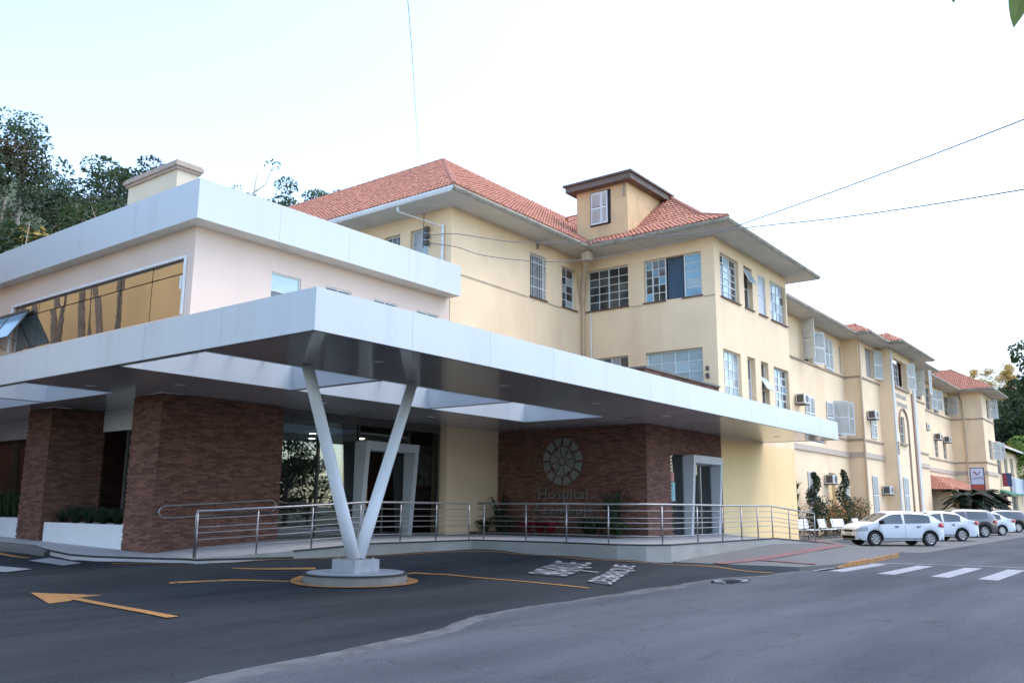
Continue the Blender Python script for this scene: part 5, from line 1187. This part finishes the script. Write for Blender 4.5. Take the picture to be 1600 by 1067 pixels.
# ================================================================ CARS
def lerp(tab, x):
    for (a, b), (c, d) in zip(tab[:-1], tab[1:]):
        if a <= x <= c: return b+(d-b)*(x-a)/(c-a)
    return tab[-1][1] if x > tab[-1][0] else tab[0][1]
def car(name, label, rear_wheel, heading, kind, paint, group='cars parked at an angle along the street'):
    """local frame: nose towards +X, origin below the middle"""
    if kind == 'hatch': L, W_, wb, H = 3.95, 1.66, 2.47, 1.46; fo = .78
    elif kind == 'sedan': L, W_, wb, H = 4.35, 1.70, 2.55, 1.48; fo = .82
    else: L, W_, wb, H = 4.3, 1.78, 2.58, 1.60; fo = .85
    xf = L/2-fo; xr = xf-wb; wr = .30 if kind != 'suv' else .34; ar = wr+.055; hw = W_/2
    if kind == 'hatch':
        topc = [(-L/2, .90), (-L/2+.06, 1.0), (-L/2+.50, 1.29), (-1.15, 1.40), (-.45, H), (.2, 1.44), (.45, 1.385), (1.22, .99), (1.6, .92), (1.80, .83), (L/2, .70)]
        cab = (-L/2+.10, 1.22); ws = (.48, 1.2); rw = (-L/2+.12, -L/2+.55)
    elif kind == 'sedan':
        topc = [(-L/2, .88), (-L/2+.04, 1.0), (-L/2+.50, 1.06), (-L/2+.62, 1.10), (-1.02, 1.40), (-.45, H), (.15, 1.45), (.42, 1.40), (1.25, 1.0), (1.75, .92), (2.02, .84), (L/2, .70)]
        cab = (-L/2+.55, 1.25); ws = (.42, 1.22); rw = (-L/2+.64, -1.05)
    else:
        topc = [(-L/2, .98), (-L/2+.06, 1.15), (-L/2+.32, 1.48), (-L/2+.55, 1.56), (-.3, H), (.3, 1.56), (.5, 1.51), (1.2, 1.10), (1.75, 1.0), (1.98, .92), (L/2, .76)]
        cab = (-L/2+.12, 1.2); ws = (.5, 1.18); rw = (-L/2+.08, -L/2+.4)
    belt = [(-L/2, .78), (-L/2+.1, .92), (cab[0], .98), (cab[1], .90), (L/2-.3, .78), (L/2, .66)]
    if kind == 'suv': belt = [(a, b+.09) for a, b in belt]
    xs = sorted({round(-L/2+L*i/44, 3) for i in range(45)} | {round(xr+ar*math.cos(R(t)), 3) for t in range(0, 181, 20)} | {round(xf+ar*math.cos(R(t)), 3) for t in range(0, 181, 20)} | {ws[0], ws[1], rw[0], rw[1], cab[0], cab[1]})
    def zb(x):
        z = .24 if kind != 'suv' else .28
        e = min(x+L/2, L/2-x)
        if e < .25: z += .02
        for c in (xr, xf):
            if abs(x-c) < ar: z = max(z, wr+math.sqrt(max(0, ar*ar-(x-c)**2)))
        return z
    def wid(x):
        e = L/2-abs(x); return hw*(1-.16*max(0, 1-e/.55)**2.2)
    body, glassW, glassR, sideg, dark = MB(), MB(), MB(), [MB(), MB()], MB(); body.sm = False
    st = []
    for x in xs:
        b = min(lerp(belt, x), lerp(topc, x)-.02); t = lerp(topc, x); w0 = wid(x); z0_ = zb(x); cabn = cab[0] < x < cab[1] and t > b+.06
        tw = w0*.97-(t-b)*.30 if t-b > .05 else w0*.93
        tw = max(tw, w0*.66)
        st.append([(w0*.95, z0_), (w0*1.0, min(z0_+(b-z0_)*.30, b-.02)), (w0*1.0, z0_+(b-z0_)*.66), (w0*.965, b), (tw+.035, b+(t-b)*.80), (tw*.93, t-(t-b)*.04 if cabn else t-.01), (tw*.5, t+.012), (0, t+.02)])
    pill = {'hatch': [(-1.5, -1.49), (-.20, -.10), (.98, 1.2)], 'sedan': [(-1.5, -1.42), (-.26, -.16), (1.0, 1.2)], 'suv': [(-1.65, -1.55), (-.25, -.15), (.98, 1.2)]}[kind]
    g0, g1 = {'hatch': (-1.33, 1.0), 'sedan': (-1.18, 1.0), 'suv': (-1.62, .98)}[kind]
    for i in range(len(xs)-1):
        x = (xs[i]+xs[i+1])/2; A, B_ = st[i], st[i+1]
        for k in range(7):
            for s in (-1, 1):
                q4 = [(xs[i], s*A[k][0], A[k][1]), (xs[i+1], s*B_[k][0], B_[k][1]), (xs[i+1], s*B_[k+1][0], B_[k+1][1]), (xs[i], s*A[k+1][0], A[k+1][1])]
                tgt = body
                if k == 3 and g0 < x < g1 and not any(a < x < b for a, b in pill): tgt = sideg[0 if s > 0 else 1]
                elif k in (5, 6) and ws[0] < x < ws[1]: tgt = glassW
                elif k in (5, 6) and rw[0] < x < rw[1]: tgt = glassR
                tgt.face(q4)
    for e in (0, -1):
        P = st[e]; x = xs[e]; body.face([(x, p[0], p[1]) for p in P]+[(x, -p[0], p[1]) for p in P[::-1]][1:])
    dark.box(-L/2+.1, L/2-.1, -hw*.88, hw*.88, .22, .62)
    t = thing(name, label, 'car', (0, 0, 0), group); ORG[t.name] = Vector((0, 0, 0))
    o = part('body', body, M[paint], t); part('windscreen', glassW, M['carglass'], t); part('rear_window', glassR, M['carglass'], t)
    bm = bmesh.new(); bm.from_mesh(o.data); bmesh.ops.remove_doubles(bm, verts=bm.verts, dist=.0005); bmesh.ops.recalc_face_normals(bm, faces=bm.faces); 
    for f_ in bm.faces: f_.smooth = True
    bm.to_mesh(o.data); bm.free()
    for q in sideg: part('side_window', q, M['carglass'], t)
    part('underbody', dark, M['cartrim'], t)
    for x in (xr, xf):
        for s in (-1, 1):
            q = MB(); q.tube([(x, s*(hw-.20), wr), (x, s*(hw-.02), wr)], [wr, wr], 28); wh = part('wheel', q, M['tyre'], t)
            q = MB(); q.tube([(x, s*(hw-.02), wr), (x, s*(hw-.012), wr)], wr*.66, 24)
            wh2 = part('wheel_disc', q, M['cartrim'], wh)
            q = MB(); y = s*(hw-.008)
            for k in range(7):
                a = 2*math.pi*k/7; d = Vector((math.cos(a), 0, math.sin(a))); n = Vector((-math.sin(a), 0, math.cos(a))); c = Vector((x, y, wr))
                q.face([c+n*.03+d*.02, c-n*.03+d*.02, c-n*.05+d*wr*.63, c+n*.05+d*wr*.63])
            q.tube([(x, y-s*.004, wr), (x, y, wr)], .05, 10)
            q.tube([(x+math.cos(b)*wr*.64, y, wr+math.sin(b)*wr*.64) for b in [2*math.pi*j/24 for j in range(25)]], .012, 4)
            part('spokes', q, M['rim'], wh)
            q = MB(); q.tube([(x+math.cos(R(b))*(ar+.0), s*(hw*.985), wr+math.sin(R(b))*(ar+.0)) for b in range(-5, 186, 10)], .022, 5); part('wheel_arch', q, M['cartrim'], t)
    for s in (-1, 1):
        q = MB(); q.box(.86, 1.0, s*(hw+.02), s*(hw+.17), .93, 1.06) if s > 0 else q.box(.86, 1.0, -(hw+.17), -(hw+.02), .93, 1.06); part('mirror', q, M['cartrim'], t)
        for x in (-.85, .12):
            q = MB(); y0, y1 = sorted((s*(hw-.005), s*(hw+.022))); q.box(x, x+.17, y0, y1, .80, .835); part('door_handle', q, M['cartrim'], t)
        q = MB()
        for x in (-.17, 1.02): y0, y1 = sorted((s*(hw*.998), s*(hw*1.001))); q.box(x, x+.008, y0, y1, .34, .86)
        y0, y1 = sorted((s*(hw*.998), s*(hw*1.0012))); q.box(xr+.35, xf-.38, y0, y1, .30, .33); part('door_seam', q, M['cartrim'], t)
        q = MB(); zz0, zz1 = (.60, .75) if kind != 'suv' else (.68, .82); hx = [L/2-.46, L/2-.34, L/2-.22, L/2-.10, L/2-.03]
        pr = [(x, s*(wid(x)+.012), zz0+.05*(1-(i+1)/5), min(zz1+.05*(1-i/5), lerp(topc, x)-.03)) for i, x in enumerate(hx)]+[(L/2+.012, s*wid(L/2)*.93, zz0, zz1-.07), (L/2+.014, s*hw*.40, zz0+.01, zz1-.085)]
        for p, r_ in zip(pr[:-1], pr[1:]): q.face([(p[0], p[1], p[2]), (r_[0], r_[1], r_[2]), (r_[0], r_[1], r_[3]), (p[0], p[1], p[3])])
        part('headlight', q, M['headlens'], t)
        q = MB(); x0 = -L/2; zt_ = .80 if kind != 'sedan' else .82
        q.obox([(x0-.012, s*hw*.60, zt_), (x0-.012, s*hw*.88, zt_), (x0+.30, s*hw*1.006, zt_+.02), (x0+.2, s*hw*.9, zt_)], [(x0+.0, s*hw*.60, zt_+.17), (x0+.0, s*hw*.86, zt_+.19), (x0+.24, s*hw*.995, zt_+.17), (x0+.2, s*hw*.9, zt_+.17)]); part('tail_light', q, M['redlens'], t)
    x1 = L/2
    q = MB(); q.box(x1-.06, x1+.03, -hw*.42, hw*.42, .585, .67); q.box(x1-.04, x1+.03, -hw*.66, hw*.66, .29, .42); part('grille', q, M['cartrim'], t)
    q = MB(); q.box(x1-.02, x1+.035, -.2, .2, .45, .56); q.box(-x1-.02, -x1+.01, -.2, .2, .60, .71); part('number_plate', q, M['ac'], t)
    # place so that the near-side rear wheel touches the given point
    ca, sa = math.cos(heading), math.sin(heading)
    lx, ly = xr, hw-.02
    t.location = (rear_wheel[0]-(lx*ca-ly*sa), rear_wheel[1]-(lx*sa+ly*ca), .004); t.rotation_euler = (0, 0, heading)
    return t
HD = math.atan2(1.70, -1.15)
HD = math.atan2(10.44-8.64, 39.99-41.05)
HD = R(133)
car('parked_car', 'small white hatchback parked nearest the camera beside the benches', (41.1, 8.75), HD, 'hatch', 'carwhite')
car('parked_car', 'white sedan parked second, right behind the white hatchback', (49.05, 8.95), HD, 'sedan', 'carwhite')
car('parked_car', 'dark grey car parked between two white cars', (57.3, 9.25), HD, 'suv', 'cargrey')
car('parked_car', 'white sedan parked beyond the dark grey car', (62.7, 9.15), HD, 'sedan', 'carwhite')
car('parked_car', 'black car at the right edge, last of the parked row', (73.0, 9.6), HD, 'suv', 'carblack')
car('parked_car', 'dark car seen only as a roof beyond the last white sedan', (71.0, 11.6), HD, 'hatch', 'carblack')

# ================================================================ STREET END
Po = thing('tiled_porch', 'small red tiled porch roof on posts behind the palms', 'porch', (79, 14.5, 0))
tiled_plane(Po, [(73.5, 13.4, 3.1), (87, 13.4, 3.1), (84, 16, 4.3), (76.5, 16, 4.3)], (1, 0, 0), (0, 1, 0), .46)
tiled_plane(Po, [(73.5, 13.4, 3.1), (73.5, 16, 3.1), (76.5, 16, 4.3)], (0, 1, 0), (1, 0, 0), .4)
for x in (73.8, 80, 86.6): q = MB(); q.box(x-.12, x+.12, 13.5, 13.74, .1, 3.1); part('post', q, M['cream'], Po)
Sg = thing('laboratory_sign', 'white and red laboratory sign with black frame on a thin pole', 'sign', (79, 13.2, 0))
q = MB(); q.box(78.96, 79.08, 12.43, 13.46, 3.08, 4.95); part('sign_case', q, M['black'], Sg)
q = MB(); q.box(78.94, 78.96, 12.49, 13.40, 3.62, 4.89); part('sign_face', q, M['signblue'], Sg)
q = MB(); q.box(78.94, 78.96, 12.49, 13.40, 3.12, 3.60); part('sign_face', q, M['signred'], Sg, 'red lower sign panel')
q = MB(); q.obox([(78.93, 13.25, 4.62), (78.93, 13.12, 4.66), (78.93, 12.93, 4.42), (78.93, 12.96, 4.34)], [(78.94, 13.25, 4.62), (78.94, 13.12, 4.66), (78.94, 12.93, 4.42), (78.94, 12.96, 4.34)])
part('logo', q, M['inkred'], Sg); q = MB(); q.obox([(78.93, 12.65, 4.66), (78.93, 12.78, 4.62), (78.93, 12.97, 4.36), (78.93, 12.93, 4.32)], [(78.94, 12.65, 4.66), (78.94, 12.78, 4.62), (78.94, 12.97, 4.36), (78.94, 12.93, 4.32)]); part('logo', q, M['acdark'], Sg)
place_text('Lab', 'lettering', (78.93, 13.31, 4.02), (0, -1, 0), (0, 0, 1), .36, .19, M['ink'], Sg); place_text('Well', 'lettering', (78.93, 12.93, 4.02), (0, -1, 0), (0, 0, 1), .38, .19, M['inkred'], Sg)
q = MB(); q.tube([(79.02, 13.56, 0), (79.02, 13.56, 4.9)], .035, 6); q.tube([(79.02, 13.56, 4.4), (79.02, 13.4, 4.4)], .02, 6); part('pole', q, M['pipewhite'], Sg)
for x, y, z, lb in ((76.0, 12.2, 2.7, 'round lamp on a post between the palms'), (79.3, 12.2, 2.2, 'round lamp on a post under the sign')):
    t = thing('globe_lamp', lb, 'lamp', (x, y, 0)); q = MB(); q.tube([(x, y, .1), (x, y, z)], .03, 6); part('post', q, M['pipewhite'], t); q = MB(); q.sm = True; q.tube([(x, y, z-.02), (x, y, z+.05), (x, y, z+.15), (x, y, z+.25), (x, y, z+.3)], [.05, .12, .15, .11, .02], 12); part('globe', q, M['whitepaint'], t)
Nb = thing('corner_shop', 'low cream building with red tiled roof beyond the hospital end bay', 'building', (93, 14, 0))
WNb = WF('y', 14.0)
wall('wall', WNb, 92.7, 125, 0, 7.6, [(96.5, 99, 5.2, 7.0), (101, 103, 5.2, 7), (105, 107, 5.2, 7), (94.2, 96.2, 0, 3.1), (98.5, 101, 0, 3.1), (104, 108, 0, 3.1)], M['cream'], Nb)
wall('wall', WF('x', 92.7), 14, 22, 0, 7.6, [], M['beige'], Nb)
tiled_plane(Nb, [(91.8, 13.2, 7.7), (126, 13.2, 7.7), (126, 18, 10.2), (95.5, 18, 10.2)], (1, 0, 0), (0, 1, 0), .52)
tiled_plane(Nb, [(91.8, 13.2, 7.7), (91.8, 20, 7.7), (95.5, 18, 10.2)], (0, 1, 0), (1, 0, 0), .66)
q = MB(); q.box(91.8, 126, 13.1, 13.25, 7.6, 7.75); part('gutter', q, M['gutterwhite'], Nb)
for a, b, c, d in ((96.5, 99, 5.2, 7.0), (101, 103, 5.2, 7), (105, 107, 5.2, 7), (94.2, 96.2, 0.1, 3.1), (98.5, 101, .1, 3.1), (104, 108, .1, 3.1)): window(Nb, WNb, a, b, c, d, 2, 2, 'glassdark', panes=False)
q = MB(); q.box(93.2, 93.5, 13.9, 14.02, .1, 3.0); q.box(97.2, 97.6, 13.9, 14.02, .1, 3.0); part('door_trim', q, M['sill'], Nb)
q = MB(); q.obox([(93.5, 12.6, 3.0), (101, 12.6, 3.0), (101, 14, 3.4), (93.5, 14, 3.4)], [(93.5, 12.6, 3.1), (101, 12.6, 3.1), (101, 14, 3.6), (93.5, 14, 3.6)]); part('awning', q, M['green'], Nb)
q = MB(); q.box(103.5, 110, 13.5, 13.9, 3.3, 4.9); part('shop_sign', q, M['signblue'], Nb)
q = MB(); q.box(98.2, 98.35, 13.1, 13.9, 3.9, 5.2); part('banner', q, M['ink'], Nb, 'dark blue and red hanging banner'); q = MB(); q.box(98.16, 98.2, 13.5, 13.9, 3.9, 5.1); part('banner', q, M['inkred'], Nb)
# building across the forecourt, mirrored by the window band
Op = thing('opposite_annex', 'ochre annex with bare climbing trunks standing across the forecourt, mirrored in the band of glass', 'building', (5.5, 34, 0))
WO = WF('x', 5.4, 1)
wall('wall', WO, 27, 62, 0, 11.5, [(50, 54.5, 6.2, 9.3)], mat('ochre_render', (.55, .37, .16), .8, .08, .5), Op)
q = MB()
for y in (34.8, 36.2, 37.0, 39.2, 39.8, 42.2, 43.6, 46.5): q.tube([WO.P(y, .9, 0), WO.P(y+.3*math.sin(y*3), 1.0, 4), WO.P(y+.2*math.sin(y*5), .9, 8), WO.P(y+.5*math.sin(y*7), 1.1, 12)], [.26, .2, .16, .1], 7)
part('trained_trunk', q, M['barkdark'], Op)
q = MB(); WO.box(q, 27, 62, 0, .5, 4.9, 5.0); WO.box(q, 46, 62, 0, 1.0, 9.4, 9.7); part('ledge', q, M['sill'], Op)
q = MB(); WO.box(q, 27, 62, .0, .3, 0, 4.9); part('brick_base', q, M['brick'], Op)
window(Op, WO, 50, 54.5, 6.2, 9.3, 3, 2, 'glassblue', sill=False)
q = MB(); q.box(-4, 5.1, 27, 62, 0, 11.4); part('annex_body', q, M['yellow'], Op)
# across the street behind the photographer
for i, (x, y, h, k) in enumerate(((4, -14, 9, 'round'), (13, -16, 10, 'round'), (22, -15, 8.5, 'round'), (32, -17, 11, 'round'), (-6, -15, 10, 'round'), (44, -16, 9, 'round'))):
    tree(k, 10+i % 4, 'leaf' if i % 2 else 'leaflight', 'barkdark', (x, y, 0), h, 'street tree across the road behind the camera', 'street trees across the road', rot=i)

for i in range(14):  # unseen trees added to darken what the hall glass reflects
    tree('round', 10+i % 4, ('leafdark', 'leaf')[i % 2], 'barkdark', (-10+i*4.6, -19-(i % 3), -2.2), 7.5+(i % 4)*.8, 'unseen bushy tree added across the road to darken glass reflections', 'unseen trees added across the road', rot=i*1.7, wid=1.15)
# ================================================================ WIRES, BRANCH
def wire(label, pts, r=.012):
    P = [Vector(p) for p in pts]; out = []
    for i in range(len(P)-1):
        p0, p1, p2, p3 = P[max(i-1, 0)], P[i], P[i+1], P[min(i+2, len(P)-1)]
        for k in range(4):
            t = k/4; out.append(.5*((2*p1)+(p2-p0)*t+(2*p0-5*p1+4*p2-p3)*t*t+(3*p1-p0-3*p2+p3)*t**3))
    out.append(P[-1]); q = MB(); q.tube(out, r, 5); return single('power_wire', q, M['wire'], label, 'wire', tuple(P[0]), 'overhead wires')
wire('upper overhead wire running from the wall insulators to the upper right', [(21.9, 20.7, 11.1), (21.95, 19.3, 10.92), (23.02, 17.64, 10.60), (23.05, 15.00, 10.10), (22.81, 12.48, 9.72), (21.98, 9.64, 9.18), (21.37, 8.50, 9.03), (20.17, 5.85, 8.94), (18.69, 3.43, 8.73), (16.93, 1.51, 8.35), (15.00, 0.06, 7.82), (5, -8, 7.4)], .014)
wire('lower overhead wire sagging across the wall to the right edge', [(21.9, 20.7, 10.85), (21.95, 19.3, 10.45), (22.86, 18.65, 10.22), (22.99, 15.98, 9.59), (22.85, 13.42, 9.32), (22.45, 11.01, 9.23), (21.74, 8.92, 9.03), (20.16, 5.88, 8.28), (18.67, 3.51, 7.68), (16.92, 1.62, 7.06), (15.00, 0.21, 6.41), (5, -8, 7.0)], .014)
wire('thin wire rising almost straight up into the sky above the roof', [(25.90, 25.01, 16.52), (20.03, 19.56, 14.74), (14.94, 14.76, 12.86), (10.58, 10.64, 10.92), (8.39, 8.58, 10.00), (2, 2, 8.5)], .008)
Br = thing('tree_branch', 'green leafy branch tip hanging into the top right corner', 'branch', (1.72, .1, 2.75))
q = MB(); q.tube([(3.2, -1.5, 3.2), (2.2, -.3, 2.95), (1.72, .1, 2.72), (1.63, .13, 2.55)], [.03, .015, .008, .004], 6); part('twig', q, M['bark'], Br)
def leaf(tip, base, wd, sd=(0.55, -.8, 0)):
    tip, base = Vector(tip), Vector(base); s = Vector(sd).normalized(); q = MB(); n = 8; d = tip-base; L_, C_, R_ = [], [], []
    for i in range(n+1):
        t = i/n; w2 = wd*math.sin(math.pi*min(1, t*.97+.03))**.8*(1-.25*t)/2; p = base+d*t+Vector((0, 0, .012*math.sin(t*3))); L_.append(p-s*w2); R_.append(p+s*w2); C_.append(p+Vector((-.5, -.1, 0))*w2*.25)
    for i in range(n): q.face([L_[i], C_[i], C_[i+1], L_[i+1]]); q.face([C_[i], R_[i], R_[i+1], C_[i+1]])
    part('leaf', q, M['leafnear'], Br)
M['leafnear'] = leafmat('near_leaf', (.10, .14, .03), (.13, .17, .04), .1)
leaf((1.59, .142, 2.308), (1.60, .10, 2.43), .055); leaf((1.68, .243, 2.438), (1.70, .20, 2.54), .05); leaf((1.66, .02, 2.40), (1.66, .06, 2.55), .05)
bpy.context.view_layer.update()
